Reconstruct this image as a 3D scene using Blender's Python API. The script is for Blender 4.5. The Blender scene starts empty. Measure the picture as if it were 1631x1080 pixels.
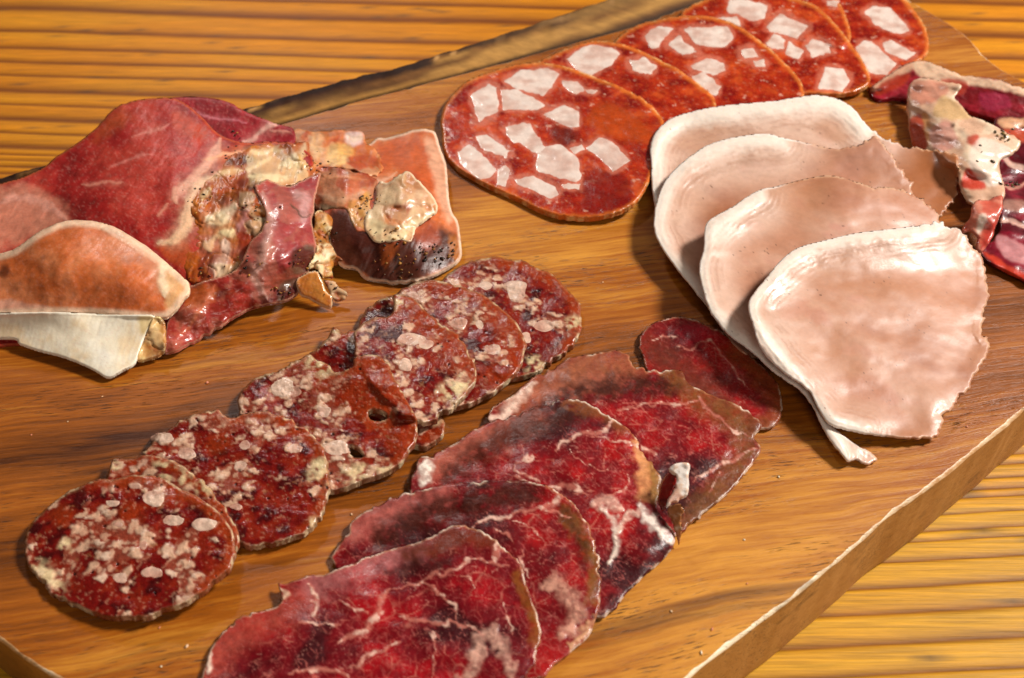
import bpy, math
import numpy as np
from mathutils import Vector
R = math.radians
scene = bpy.context.scene
COL = scene.collection

# ------------------------------------------------------------------ camera, world, lamps, exposure
F = 1600.0; CX, CY = 815.5, 540.0          # traced on a 1631 x 1080 frame
PITCH = R(42); HCAM = 0.268                # height above the board top
BT = 0.036                                 # board top above the table
CP, SP = math.cos(PITCH), math.sin(PITCH)
cam = bpy.data.cameras.new('camera')
cam.sensor_width = 36; cam.lens = F / 1631 * 36; cam.clip_start = 0.01; cam.clip_end = 50
cam.dof.use_dof = True; cam.dof.focus_distance = 0.385; cam.dof.aperture_fstop = 14.0
co = bpy.data.objects.new('camera', cam); COL.objects.link(co)
co.location = (0, 0, BT + HCAM); co.rotation_euler = (math.pi / 2 - PITCH, 0, 0)
scene.camera = co
w = bpy.data.worlds.new('World'); scene.world = w; w.use_nodes = True
w.node_tree.nodes['Background'].inputs[0].default_value = (1.0, .86, .70, 1)
w.node_tree.nodes['Background'].inputs[1].default_value = .05
def area(name, loc, target, size, power, col, size_y=None):
    l = bpy.data.lights.new(name, 'AREA'); l.energy = power; l.color = col
    l.shape = 'RECTANGLE'; l.size = size; l.size_y = size_y or size
    o = bpy.data.objects.new(name, l); COL.objects.link(o); o.location = loc
    o.rotation_euler = (Vector(target) - Vector(loc)).to_track_quat('-Z', 'Y').to_euler()
    return o
area('window_light', (2.0, .95, 2.0), (0, .3, 0), .48, 125, (1, .95, .88))
area('back_window_light', (-.55, 2.1, 1.35), (0, .3, 0), .16, 8, (1, .92, .86))
area('room_light', (.15, -.65, .75), (0, .3, 0), .45, 3.3, (1, .90, .80))
vs = scene.view_settings
vs.view_transform = 'Standard'; vs.look = 'None'; vs.exposure = 0.0; vs.gamma = 1.0
scene.cycles.max_bounces = 8

# ------------------------------------------------------------------ helpers
def lin(h):
    v = np.array([int(h[i:i + 2], 16) for i in (0, 2, 4)]) / 255
    return np.where(v <= .04045, v / 12.92, ((v + .055) / 1.055) ** 2.4)
def unproject(px, py, zmm=0.0, base=BT):
    """photo point + height (mm above the board top) -> world, metres"""
    a = (px - CX) / F; b = -(py - CY) / F
    dy = CP + b * SP; dz = -SP + b * CP
    t = (base + zmm * .001 - (BT + HCAM)) / dz
    return a * t, dy * t, base + zmm * .001 + 0 * t
def smooth(x, a, b):
    t = np.clip((x - a) / (b - a), 0, 1); return t * t * (3 - 2 * t)
_rng = np.random.RandomState(7); _T = _rng.rand(512, 512)
def vnoise(u, v, seed=0):
    u = u + seed * 37.17; v = v + seed * 91.7
    iu = np.floor(u).astype(int); iv = np.floor(v).astype(int)
    fu = u - iu; fv = v - iv
    fu = fu * fu * (3 - 2 * fu); fv = fv * fv * (3 - 2 * fv)
    a = _T[iu & 511, iv & 511]; b = _T[(iu + 1) & 511, iv & 511]
    c = _T[iu & 511, (iv + 1) & 511]; d = _T[(iu + 1) & 511, (iv + 1) & 511]
    return (a * (1 - fu) + b * fu) * (1 - fv) + (c * (1 - fu) + d * fu) * fv
def fbm(u, v, octv=4, seed=0):
    s = 0; a = .5; tot = 0
    for k in range(octv):
        ca, sa = math.cos(.6 * k + .3), math.sin(.6 * k + .3)
        s = s + a * vnoise((u * ca - v * sa) * 2 ** k, (u * sa + v * ca) * 2 ** k, seed + k * 3); tot += a; a *= .5
    return (s / tot - .5) * 2
def worley(u, v, seed=0):
    iu = np.floor(u).astype(int); iv = np.floor(v).astype(int)
    f1 = np.full(u.shape, 9.); f2 = f1.copy(); idn = np.zeros(u.shape)
    for di in (-1, 0, 1):
        for dj in (-1, 0, 1):
            a = iu + di; b = iv + dj
            jx = _T[(a + seed * 13) & 511, (b + seed * 7) & 511]; jy = _T[(a + seed * 13 + 101) & 511, (b + seed * 7 + 57) & 511]
            d = np.hypot(a + jx - u, b + jy - v)
            i = _T[(a + seed * 13 + 203) & 511, (b + 31) & 511]
            near = d < f1
            f2 = np.where(near, f1, np.minimum(f2, d)); idn = np.where(near, i, idn); f1 = np.where(near, d, f1)
    return f1, f2, idn
def blur(a, r):
    r = max(1, int(r))
    for ax in (0, 1):
        for _ in range(2):
            k = 2 * r + 1
            pad = [(0, 0), (0, 0)]; pad[ax] = (r + 1, r)
            c = np.cumsum(np.pad(a, pad, mode='edge'), axis=ax)
            a = (c[k:] - c[:-k]) / k if ax == 0 else (c[:, k:] - c[:, :-k]) / k
    return a
def dilate(a, r):
    o = a
    for _ in range(r):
        p = np.pad(o, 1, mode='edge')
        o = np.maximum.reduce([p[1:-1, 1:-1], p[:-2, 1:-1], p[2:, 1:-1], p[1:-1, :-2], p[1:-1, 2:]])
    return o
def seg_dist(X, Y, pts, closed=False):
    P = np.array(pts, float); Q = np.roll(P, -1, 0) if closed else P[1:]; P = P if closed else P[:-1]
    best = np.full(X.shape, 1e9); par = np.zeros(X.shape)
    for i, ((ax, ay), (bx, by)) in enumerate(zip(P, Q)):
        dx, dy = bx - ax, by - ay; L = dx * dx + dy * dy + 1e-9
        t = np.clip(((X - ax) * dx + (Y - ay) * dy) / L, 0, 1)
        d = (X - ax - t * dx) ** 2 + (Y - ay - t * dy) ** 2
        m = d < best; best = np.where(m, d, best); par = np.where(m, (i + t) / len(P), par)
    return np.sqrt(best), par
def inside(X, Y, pts):
    P = np.array(pts, float); Q = np.roll(P, -1, 0); c = np.zeros(X.shape, bool)
    for (ax, ay), (bx, by) in zip(P, Q):
        if ay == by: continue
        k = ((ay > Y) != (by > Y)) & (X < (bx - ax) * (Y - ay) / (by - ay) + ax)
        c ^= k
    return c
def catmull(pts, n=6, closed=True):
    P = np.array(pts, float)
    if closed: A, B, C, D = np.roll(P, 1, 0), P, np.roll(P, -1, 0), np.roll(P, -2, 0)
    else:
        A, B, C, D = np.vstack([P[:1], P[:-2]]), P[:-1], P[1:], np.vstack([P[2:], P[-1:]])
    out = []
    for t in np.arange(n) / n:
        out.append(.5 * (2 * B + (C - A) * t + (2 * A - 5 * B + 4 * C - D) * t * t + (3 * B - A - 3 * C + D) * t ** 3))
    o = np.stack(out, 1).reshape(-1, 2)
    return o if closed else np.vstack([o, P[-1:]])
def zz(x0, y0, s):                          # points read off an enlarged view -> photo points
    return lambda *p: [(x0 + a * s, y0 + b * s) for a, b in p]
Z1 = zz(0, 120, .4628); Z2 = zz(400, 120, 1 / 3); Z3 = zz(680, 0, .3426); Z4 = zz(960, 0, .426)
Z5 = zz(1000, 130, .5832); Z6 = zz(0, 640, .4073); Z7 = zz(360, 400, .3704); Z8 = zz(300, 780, .4047)
ZB = zz(640, 490, .3801); ZC = zz(280, 200, .2778); ZD = zz(880, 700, .2592); ZR = zz(1400, 80, .2037)
ZP = zz(1350, 60, .3702)

def spline(pts):
    """thin plate surface through (x, y, height)"""
    P = np.array(pts, float); x, y, z = P[:, 0] / 300, P[:, 1] / 300, P[:, 2]; n = len(P)
    def U(r2): return np.where(r2 > 0, .5 * r2 * np.log(r2 + 1e-12), 0)
    K = U((x[:, None] - x) ** 2 + (y[:, None] - y) ** 2) + np.eye(n) * .01
    A = np.zeros((n + 3, n + 3)); A[:n, :n] = K; A[:n, n] = 1; A[:n, n + 1] = x; A[:n, n + 2] = y; A[n:, :n] = A[:n, n:].T
    wv = np.linalg.solve(A, np.concatenate([z, [0, 0, 0]]))
    def f(X, Y):
        X = X / 300; Y = Y / 300; s = wv[n] + wv[n + 1] * X + wv[n + 2] * Y
        for i in range(n): s = s + wv[i] * U((X - x[i]) ** 2 + (Y - y[i]) ** 2)
        return s
    return f

# ------------------------------------------------------------------ things
def props(o, label=None, cat=None, group=None, kind=None):
    for k, v in (('label', label), ('category', cat), ('group', group), ('kind', kind)):
        if v: o[k] = v
    return o
def empty(name, loc, label, cat, group=None):
    o = bpy.data.objects.new(name, None); o.empty_display_size = .01; COL.objects.link(o); o.location = loc
    return props(o, label, cat, group)
def make_mesh(name, V, quads, mat, cols=None, parent=None, loc=None, smooth_=True):
    V = np.asarray(V, float)
    org = np.array(parent.location) if parent is not None else (np.array(loc) if loc is not None else np.zeros(3))
    me = bpy.data.meshes.new(name)
    quads = np.asarray(quads, np.int32); nf, k = quads.shape
    me.vertices.add(len(V)); me.vertices.foreach_set('co', (V - org).astype(np.float32).ravel())
    me.loops.add(nf * k); me.loops.foreach_set('vertex_index', quads.ravel())
    me.polygons.add(nf); me.polygons.foreach_set('loop_start', np.arange(nf, dtype=np.int32) * k)
    me.polygons.foreach_set('use_smooth', np.full(nf, smooth_))
    if cols is not None:
        at = me.color_attributes.new('col', 'FLOAT_COLOR', 'POINT')
        at.data.foreach_set('color', np.asarray(cols, np.float32).ravel())
    me.update(calc_edges=True); me.validate()
    me.materials.append(mat)
    o = bpy.data.objects.new(name, me); COL.objects.link(o)
    if parent is not None: o.parent = parent
    elif loc is not None: o.location = loc
    return o

STEP = 2.0; GX0, GY0 = -260, -120
GW, GH = 1060, 720
H = np.zeros((GH, GW))                      # height (mm) of the topmost food at each traced point

class Ctx: pass
def mix(c, col, m):
    if isinstance(col, str): col = lin(col)
    m = np.clip(m, 0, 1)[..., None]
    return c * (1 - m) + col * m
def vein(c, pts, wd, soft=.5, warp=3.0, seed=0, taper=.6):
    """mask of a wandering vein"""
    wx = fbm(c.X / 14, c.Y / 14, 3, 11 + seed) * warp; wy = fbm(c.X / 14, c.Y / 14, 3, 23 + seed) * warp
    sx0 = min(p[0] for p in pts) - wd - 8; sx1 = max(p[0] for p in pts) + wd + 8
    sy0 = min(p[1] for p in pts) - wd - 8; sy1 = max(p[1] for p in pts) + wd + 8
    out = np.zeros(c.X.shape)
    ok = (c.X > sx0) & (c.X < sx1) & (c.Y > sy0) & (c.Y < sy1)
    if not ok.any(): return out
    d, par = seg_dist((c.X + wx)[ok], (c.Y + wy)[ok], catmull(pts, 4, False))
    wloc = wd * .5 * (1 - taper * np.abs(par * 2 - 1) ** 3) * (1 + .45 * fbm(c.X[ok] / 9, c.Y[ok] / 9, 2, 5 + seed))
    out[ok] = 1 - smooth(d, wloc * (1 - soft), wloc * (1 + soft) + .6)
    return out
def blob(c, pts, soft=2.0, warp=2.5, seed=0):
    wx = fbm(c.X / 12, c.Y / 12, 3, 41 + seed) * warp; wy = fbm(c.X / 12, c.Y / 12, 3, 53 + seed) * warp
    X, Y = c.X + wx, c.Y + wy
    P = catmull(pts, 3) if len(pts) < 40 else pts
    d, _ = seg_dist(X, Y, P, True); s = np.where(inside(X, Y, P), d, -d)
    return smooth(s, -soft, soft)
def dot(c, x, y, r, soft=.4, seed=0):
    d = np.hypot(c.X - x, (c.Y - y) * 1.15) * (1 + .35 * fbm(c.X / 10, c.Y / 10, 2, 61 + seed + int(x)))
    return 1 - smooth(d, r * (1 - soft), r * (1 + soft))

def grow(p, g):
    P = np.array(p, float); d = P - P.mean(0); return (P + d / (np.hypot(*d.T)[:, None] + 1e-6) * g).tolist()
def sheet(name, outline, zf, colf, mat, thick=2.0, jag=1.2, jagf=9.0, parent=None, loc=None, seed=0, holes=(), drape=True,
          lift_blur=11, ripple=0.0, on=None, curved=True, write=True, n=5, jright=0.0, rigid=False, gap=None, rnd=5.0, pxuv=False):
    P = catmull(outline, n) if curved else np.array(outline, float)
    # resample + ragged edge
    seg = np.hypot(*(np.roll(P, -1, 0) - P).T); L = seg.sum(); m = int(L / 3)
    cum = np.concatenate([[0], np.cumsum(seg)]); PP = np.vstack([P, P[:1]]); t = np.linspace(0, L, m, endpoint=False)
    P = np.stack([np.interp(t, cum, PP[:, 0]), np.interp(t, cum, PP[:, 1])], 1)
    T = np.roll(P, -1, 0) - np.roll(P, 1, 0); T /= np.hypot(*T.T)[:, None] + 1e-9; N = np.stack([T[:, 1], -T[:, 0]], 1)
    nz = fbm(P[:, 0] / jagf, P[:, 1] / jagf, 4, 71 + seed) * jag * (.45 + 1.5 * smooth(fbm(P[:, 0] / 70, P[:, 1] / 70, 2, 75 + seed), -.2, .5)) + fbm(P[:, 0] / 45, P[:, 1] / 45, 2, 81 + seed) * jag * 1.3
    if jright:
        xr = (P[:, 0] - P[:, 0].min()) / (np.ptp(P[:, 0]) + 1e-6); kr = smooth(xr, .62, .8)
        nz = nz * (1 - .6 * (1 - kr)) + jright * kr * fbm(P[:, 0] / 5, P[:, 1] / 5, 4, 171 + seed)
    P = P + N * nz[:, None]
    x0 = max(0, int((P[:, 0].min() - GX0) / STEP) - 2); x1 = min(GW, int((P[:, 0].max() - GX0) / STEP) + 4)
    y0 = max(0, int((P[:, 1].min() - GY0) / STEP) - 2); y1 = min(GH, int((P[:, 1].max() - GY0) / STEP) + 4)
    gx = GX0 + np.arange(x0, x1) * STEP; gy = GY0 + np.arange(y0, y1) * STEP
    X, Y = np.meshgrid(gx, gy); c = Ctx(); c.X, c.Y = X, Y
    # inside by scanline
    ins = np.zeros(X.shape, bool)
    loops = [P] + [catmull(h, 4) for h in holes]
    for LP in loops:
        Q = np.roll(LP, -1, 0)
        for j, yy in enumerate(gy):
            yy += .013
            k = (LP[:, 1] > yy) != (Q[:, 1] > yy)
            if k.any():
                xs = LP[k, 0] + (yy - LP[k, 1]) * (Q[k, 0] - LP[k, 0]) / (Q[k, 1] - LP[k, 1])
                ins[j] ^= (np.searchsorted(np.sort(xs), gx) % 2).astype(bool)
    # distance, exact nearest point near the border
    B = np.vstack(loops); Bn = np.vstack([np.roll(l, -1, 0) for l in loops])
    D = np.zeros(X.shape); NX = X.copy(); NY = Y.copy()
    Bc = B[::4]
    for j in range(0, X.shape[0]):
        D[j] = np.sqrt(((X[j][:, None] - Bc[:, 0]) ** 2 + (Y[j][:, None] - Bc[:, 1]) ** 2).min(1))
    near = np.argwhere(D < 16)
    for k0 in range(0, len(near), 4000):
        q = near[k0:k0 + 4000]; x = X[q[:, 0], q[:, 1]][:, None]; y = Y[q[:, 0], q[:, 1]][:, None]
        dx = (Bn - B)[:, 0]; dy = (Bn - B)[:, 1]; LL = dx * dx + dy * dy + 1e-9
        tt = np.clip(((x - B[:, 0]) * dx + (y - B[:, 1]) * dy) / LL, 0, 1)
        qx = B[:, 0] + tt * dx; qy = B[:, 1] + tt * dy; dd = (x - qx) ** 2 + (y - qy) ** 2
        a = dd.argmin(1); r = np.arange(len(q))
        D[q[:, 0], q[:, 1]] = np.sqrt(dd[r, a]); NX[q[:, 0], q[:, 1]] = qx[r, a]; NY[q[:, 0], q[:, 1]] = qy[r, a]
    c.D = np.where(ins, D, 0); c.ins = ins
    # cells
    cell = (ins[:-1, :-1].astype(int) + ins[1:, :-1] + ins[:-1, 1:] + ins[1:, 1:]) > 0
    used = np.zeros(X.shape, bool)
    used[:-1, :-1] |= cell; used[1:, :-1] |= cell; used[:-1, 1:] |= cell; used[1:, 1:] |= cell
    bd = used & (~ins | (D < .35)); PX = np.where(bd, NX, X); PY = np.where(bd, NY, Y); Dv = np.where(bd, 0, D)
    # heights
    Hs = H[y0:y1, x0:x1]
    if on is not None: z = on[y0:y1, x0:x1] + zf(c)
    else:
        z = zf(X, Y) if not isinstance(zf, (int, float)) else np.full(X.shape, float(zf))
    wu, wv_, _ = unproject(X, Y, 4.0); c.U, c.V = (X / 3.5, Y / 3.2) if pxuv else (wu * 1000, wv_ * 1000)
    if ripple: z = z + ripple * fbm(c.U / 14, c.V / 14, 3, 91 + seed)
    if drape:
        g = thick if gap is None else gap
        need = np.maximum(Hs + g + .15 - z, 0) * used
        if rigid and need.max() > 0:            # a stiff slice tips up as a whole over the one it rests on
            A = np.stack([X[used] / 100, Y[used] / 100, np.ones(used.sum())], 1)
            cf = np.linalg.lstsq(A, need[used], rcond=None)[0]; pl = cf[0] * X / 100 + cf[1] * Y / 100 + cf[2]
            res = (need - pl)[used]; z = z + np.maximum(pl + np.percentile(res, 88), 0)
            need = np.maximum(Hs + g * .9 + .1 - z, 0) * used
        z = z + blur(dilate(need, 2), lift_blur) * 1.15
        z = np.maximum(z, blur(np.where(used, Hs + g + .1, z), 1)); z = np.maximum(z, np.where(used, Hs + g * .6 + .1, z))
        z = np.where(used, blur(z, 1), z)
    c.z = z
    rgb, extra = colf(c)
    z = z + extra.get('h', 0)
    rr = np.clip(1 - Dv / rnd, 0, 1); e = 1 - np.sqrt(np.clip(1 - rr * rr, 0, 1))
    zt = z - thick * .5 * e
    if write: Hs[used & ins] = np.maximum(Hs, zt)[used & ins]
    tx, ty, tz = unproject(PX, PY, zt)
    zb = tz - .001 * np.maximum(thick * (1 - e), 0)
    idx = -np.ones(X.shape, int); nu = used.sum(); idx[used] = np.arange(nu)
    inn = used & ~bd; idb = idx.copy(); idb[inn] = nu + np.arange(inn.sum())
    V = np.vstack([np.stack([tx[used], ty[used], tz[used]], 1), np.stack([tx[inn], ty[inn], zb[inn]], 1)])
    cj, ci = np.nonzero(cell)
    top = np.stack([idx[cj, ci], idx[cj + 1, ci], idx[cj + 1, ci + 1], idx[cj, ci + 1]], 1)
    bot = np.stack([idb[cj, ci], idb[cj, ci + 1], idb[cj + 1, ci + 1], idb[cj + 1, ci]], 1)
    same = (idb[cj, ci] == idx[cj, ci]) & (idb[cj + 1, ci] == idx[cj + 1, ci]) & (idb[cj, ci + 1] == idx[cj, ci + 1]) & (idb[cj + 1, ci + 1] == idx[cj + 1, ci + 1])
    gl = extra.get('gloss', 0.5) + np.zeros(X.shape)
    CC = np.concatenate([np.clip(rgb, 0, 1), np.clip(gl, 0, 1)[..., None]], -1)
    cols = np.vstack([CC[used], CC[inn]])
    if parent is None and loc is None:
        m0 = V.min(0); m1 = V.max(0); loc = ((m0[0] + m1[0]) / 2, (m0[1] + m1[1]) / 2, BT)
    o = make_mesh(name, V, np.vstack([top, bot[~same]]), mat, cols, parent, None if parent is not None else loc)
    ZG = np.full((GH, GW), np.nan); ZG[y0:y1, x0:x1] = np.where(used, zt, np.nan)
    return o, ZG
def base_loc(outline):
    P = np.array(outline, float).mean(0); x, y, z = unproject(P[0], P[1], 0)
    return (float(x), float(y), BT)

# ------------------------------------------------------------------ materials
def nodes(m):
    m.use_nodes = True; nt = m.node_tree; b = nt.nodes['Principled BSDF']
    def add(t, **kw):
        n = nt.nodes.new(t)
        for k, v in kw.items(): setattr(n, k, v)
        return n
    return nt, b, add, nt.links.new
def meat_material(name, rough=(.42, .22), sss=.18, bump=.35, fine=900, coat=.15, coarse=220, spec=.36, radius=(1, .45, .3), scale=.0014, grain=(.74, 1.16)):
    m = bpy.data.materials.new(name); nt, b, add, L = nodes(m)
    at = add('ShaderNodeAttribute', attribute_name='col'); tc = add('ShaderNodeTexCoord')
    nf = add('ShaderNodeTexNoise'); nf.inputs['Scale'].default_value = fine; nf.inputs['Detail'].default_value = 3
    nc = add('ShaderNodeTexNoise'); nc.inputs['Scale'].default_value = coarse; nc.inputs['Detail'].default_value = 4; nc.inputs['Roughness'].default_value = .6
    L(tc.outputs['Object'], nf.inputs['Vector']); L(tc.outputs['Object'], nc.inputs['Vector'])
    # colour grain
    mr = add('ShaderNodeMapRange'); mr.inputs['To Min'].default_value = grain[0]; mr.inputs['To Max'].default_value = grain[1]
    mr.inputs['From Min'].default_value = .3; mr.inputs['From Max'].default_value = .7
    L(nc.outputs['Fac'], mr.inputs['Value'])
    vm = add('ShaderNodeVectorMath', operation='SCALE'); L(at.outputs['Color'], vm.inputs[0]); L(mr.outputs[0], vm.inputs['Scale'])
    L(vm.outputs[0], b.inputs['Base Color'])
    rg = add('ShaderNodeMapRange'); rg.inputs['To Min'].default_value = rough[0]; rg.inputs['To Max'].default_value = rough[1]
    L(at.outputs['Alpha'], rg.inputs['Value'])
    ra = add('ShaderNodeMath', operation='MULTIPLY_ADD'); L(nf.outputs['Fac'], ra.inputs[0]); ra.inputs[1].default_value = .25
    sb = add('ShaderNodeMath', operation='ADD'); L(rg.outputs[0], sb.inputs[0]); sb.inputs[1].default_value = -.12
    L(sb.outputs[0], ra.inputs[2]); L(ra.outputs[0], b.inputs['Roughness'])
    b.inputs['Subsurface Weight'].default_value = sss; b.inputs['Subsurface Radius'].default_value = radius; b.inputs['Subsurface Scale'].default_value = scale
    cw = add('ShaderNodeMapRange'); cw.inputs['From Min'].default_value = .5; cw.inputs['From Max'].default_value = 1.0; cw.inputs['To Max'].default_value = coat * 2.5
    L(at.outputs['Alpha'], cw.inputs['Value']); L(cw.outputs[0], b.inputs['Coat Weight'])
    b.inputs['Coat Roughness'].default_value = .12; b.inputs['Specular IOR Level'].default_value = spec
    b1 = add('ShaderNodeBump'); b1.inputs['Strength'].default_value = bump; b1.inputs['Distance'].default_value = .00022; L(nf.outputs['Fac'], b1.inputs['Height'])
    b2 = add('ShaderNodeBump'); b2.inputs['Strength'].default_value = bump; b2.inputs['Distance'].default_value = .0004; L(nc.outputs['Fac'], b2.inputs['Height']); L(b1.outputs[0], b2.inputs['Normal'])
    L(b2.outputs[0], b.inputs['Normal']); L(b2.outputs[0], b.inputs['Coat Normal'])
    return m
M_ham = meat_material('cured ham', rough=(.52, .3), sss=.22, bump=.4, spec=.28)
M_cop = meat_material('dry cured beef', rough=(.40, .2), sss=.06, bump=.4, coarse=500, coat=.16)
M_sal = meat_material('coarse salami', rough=(.42, .16), sss=.12, bump=.4, coat=.15)
M_fine = meat_material('fine salami', rough=(.42, .2), sss=.06, bump=.7, coarse=500, coat=.24)
M_fat = meat_material('fat', rough=(.38, .2), sss=.08, bump=.22, coat=.15, grain=(.88, 1.07), radius=(1, .85, .7), scale=.001)
M_pork = meat_material('roast pork', rough=(.46, .28), sss=.25, bump=.10, fine=1300, coarse=420, grain=(.93, 1.05), coat=.22, radius=(1, .8, .6), scale=.001)
M_crumb = meat_material('crumbs', rough=(.5, .3), sss=.1, bump=.3)

def board_material(name, worn=False, side=False):
    m = bpy.data.materials.new(name); nt, b, add, L = nodes(m)
    tc = add('ShaderNodeTexCoord'); mp = add('ShaderNodeMapping'); L(tc.outputs['Object'], mp.inputs['Vector'])
    mp.inputs['Rotation'].default_value = (0, 0, R(-11))
    wn = add('ShaderNodeTexNoise'); wn.inputs['Scale'].default_value = 9; wn.inputs['Detail'].default_value = 3
    L(mp.outputs[0], wn.inputs['Vector'])
    wm = add('ShaderNodeVectorMath', operation='MULTIPLY_ADD'); L(wn.outputs['Color'], wm.inputs[0]); wm.inputs[1].default_value = (.03, .016, 0); L(mp.outputs[0], wm.inputs[2])
    def tex(sx, sy, detail, rgh=.55, sz=None):
        s = add('ShaderNodeMapping'); s.inputs['Scale'].default_value = (sx, sy, sz if sz else sy); L(wm.outputs[0], s.inputs['Vector'])
        n = add('ShaderNodeTexNoise'); n.inputs['Scale'].default_value = 1; n.inputs['Detail'].default_value = detail; n.inputs['Roughness'].default_value = rgh
        L(s.outputs[0], n.inputs['Vector']); return n
    n1 = tex(5, 34, 6, .6); n2 = tex(26, 420, 5, .75); n3 = tex(160, 1700, 3); n4 = tex(3, 6, 3)
    cr = add('ShaderNodeValToRGB'); e = cr.color_ramp.elements
    e[0].position = .26; e[1].position = .72
    cs = ('401c06', '9a520e', 'd08c2e')
    if side: cs = ('74441a', 'a06a32', 'b98448')
    if worn: cs = ('8a5c30', 'c89868', 'f4e4c4')  # bare worn wood, its palest tone also painting the edge highlight
    e[0].color = (*lin(cs[0]), 1); e[1].color = (*lin(cs[2]), 1); k = e.new(.5); k.color = (*lin(cs[1]), 1)
    ad = add('ShaderNodeMath', operation='MULTIPLY_ADD'); L(n1.outputs['Fac'], ad.inputs[0]); ad.inputs[1].default_value = .62
    ad2 = add('ShaderNodeMath', operation='MULTIPLY_ADD'); L(n2.outputs['Fac'], ad2.inputs[0]); ad2.inputs[1].default_value = .55
    ad3 = add('ShaderNodeMath', operation='MULTIPLY_ADD'); L(n4.outputs['Fac'], ad3.inputs[0]); ad3.inputs[1].default_value = .8; ad3.inputs[2].default_value = -.485
    L(ad3.outputs[0], ad2.inputs[2]); L(ad2.outputs[0], ad.inputs[2]); L(ad.outputs[0], cr.inputs[0])
    # dark pores: short streaks
    pr = add('ShaderNodeMapRange'); L(n3.outputs['Fac'], pr.inputs['Value']); pr.inputs['From Min'].default_value = .57; pr.inputs['From Max'].default_value = .70
    pz = add('ShaderNodeMapRange'); pn = tex(11, 55, 2); L(pn.outputs['Fac'], pz.inputs['Value']); pz.inputs['From Min'].default_value = .42; pz.inputs['From Max'].default_value = .62
    pm = add('ShaderNodeMath', operation='MULTIPLY'); L(pr.outputs[0], pm.inputs[0]); L(pz.outputs[0], pm.inputs[1])
    # long dark mineral streaks
    st = tex(7, 130, 3, .6); sr = add('ShaderNodeMapRange'); L(st.outputs['Fac'], sr.inputs['Value']); sr.inputs['From Min'].default_value = .6; sr.inputs['From Max'].default_value = .78; sr.inputs['To Max'].default_value = .8
    mx = add('ShaderNodeMix', data_type='RGBA'); L(sr.outputs[0], mx.inputs['Factor']); L(cr.outputs[0], mx.inputs['A']); mx.inputs['B'].default_value = (*lin('4a2409'), 1)
    mx2 = add('ShaderNodeMix', data_type='RGBA'); L(pm.outputs[0], mx2.inputs['Factor']); L(mx.outputs['Result'], mx2.inputs['A']); mx2.inputs['B'].default_value = (*lin('351a08'), 1)
    L(mx2.outputs['Result'], b.inputs['Base Color'])
    rr = add('ShaderNodeMapRange'); L(n1.outputs['Fac'], rr.inputs['Value']); rr.inputs['To Min'].default_value = .22; rr.inputs['To Max'].default_value = .6
    L(rr.outputs[0], b.inputs['Roughness']); b.inputs['Specular IOR Level'].default_value = .4
    bp = add('ShaderNodeBump'); bp.inputs['Strength'].default_value = .6; bp.inputs['Distance'].default_value = .0005
    hs = add('ShaderNodeMath', operation='SUBTRACT'); L(n2.outputs['Fac'], hs.inputs[0]); L(pm.outputs[0], hs.inputs[1]); L(hs.outputs[0], bp.inputs['Height'])
    L(bp.outputs[0], b.inputs['Normal'])
    return m
M_board = board_material('oiled board wood'); M_worn = board_material('worn board edge', worn=True); M_side = board_material('board side wood', side=True)
def painted(name, rough=.45, fine=600, bump=.3, stretch=(1, 1, 1), lo=.74, hi=1.22):
    m = bpy.data.materials.new(name); nt, b, add, L = nodes(m)
    at = add('ShaderNodeAttribute', attribute_name='col'); tc = add('ShaderNodeTexCoord')
    mp = add('ShaderNodeMapping'); mp.inputs['Scale'].default_value = stretch; L(tc.outputs['Object'], mp.inputs['Vector'])
    n = add('ShaderNodeTexNoise'); n.inputs['Scale'].default_value = fine; n.inputs['Detail'].default_value = 5; n.inputs['Roughness'].default_value = .65
    L(mp.outputs[0], n.inputs['Vector'])
    mr = add('ShaderNodeMapRange'); mr.inputs['From Min'].default_value = .3; mr.inputs['From Max'].default_value = .7; mr.inputs['To Min'].default_value = lo; mr.inputs['To Max'].default_value = hi
    L(n.outputs['Fac'], mr.inputs['Value']); vm = add('ShaderNodeVectorMath', operation='SCALE'); L(at.outputs['Color'], vm.inputs[0]); L(mr.outputs[0], vm.inputs['Scale'])
    L(vm.outputs[0], b.inputs['Base Color']); b.inputs['Roughness'].default_value = rough; b.inputs['Specular IOR Level'].default_value = .25
    bp = add('ShaderNodeBump'); bp.inputs['Strength'].default_value = bump; bp.inputs['Distance'].default_value = .0008; L(n.outputs['Fac'], bp.inputs['Height']); L(bp.outputs[0], b.inputs['Normal'])
    return m
M_table = painted('pine table', .5, 200, .35, (.14, 3.6, 1), .62, 1.28)
M_bark = painted('board rim', .8, 120, .6, (.5, 2, 2))

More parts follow.
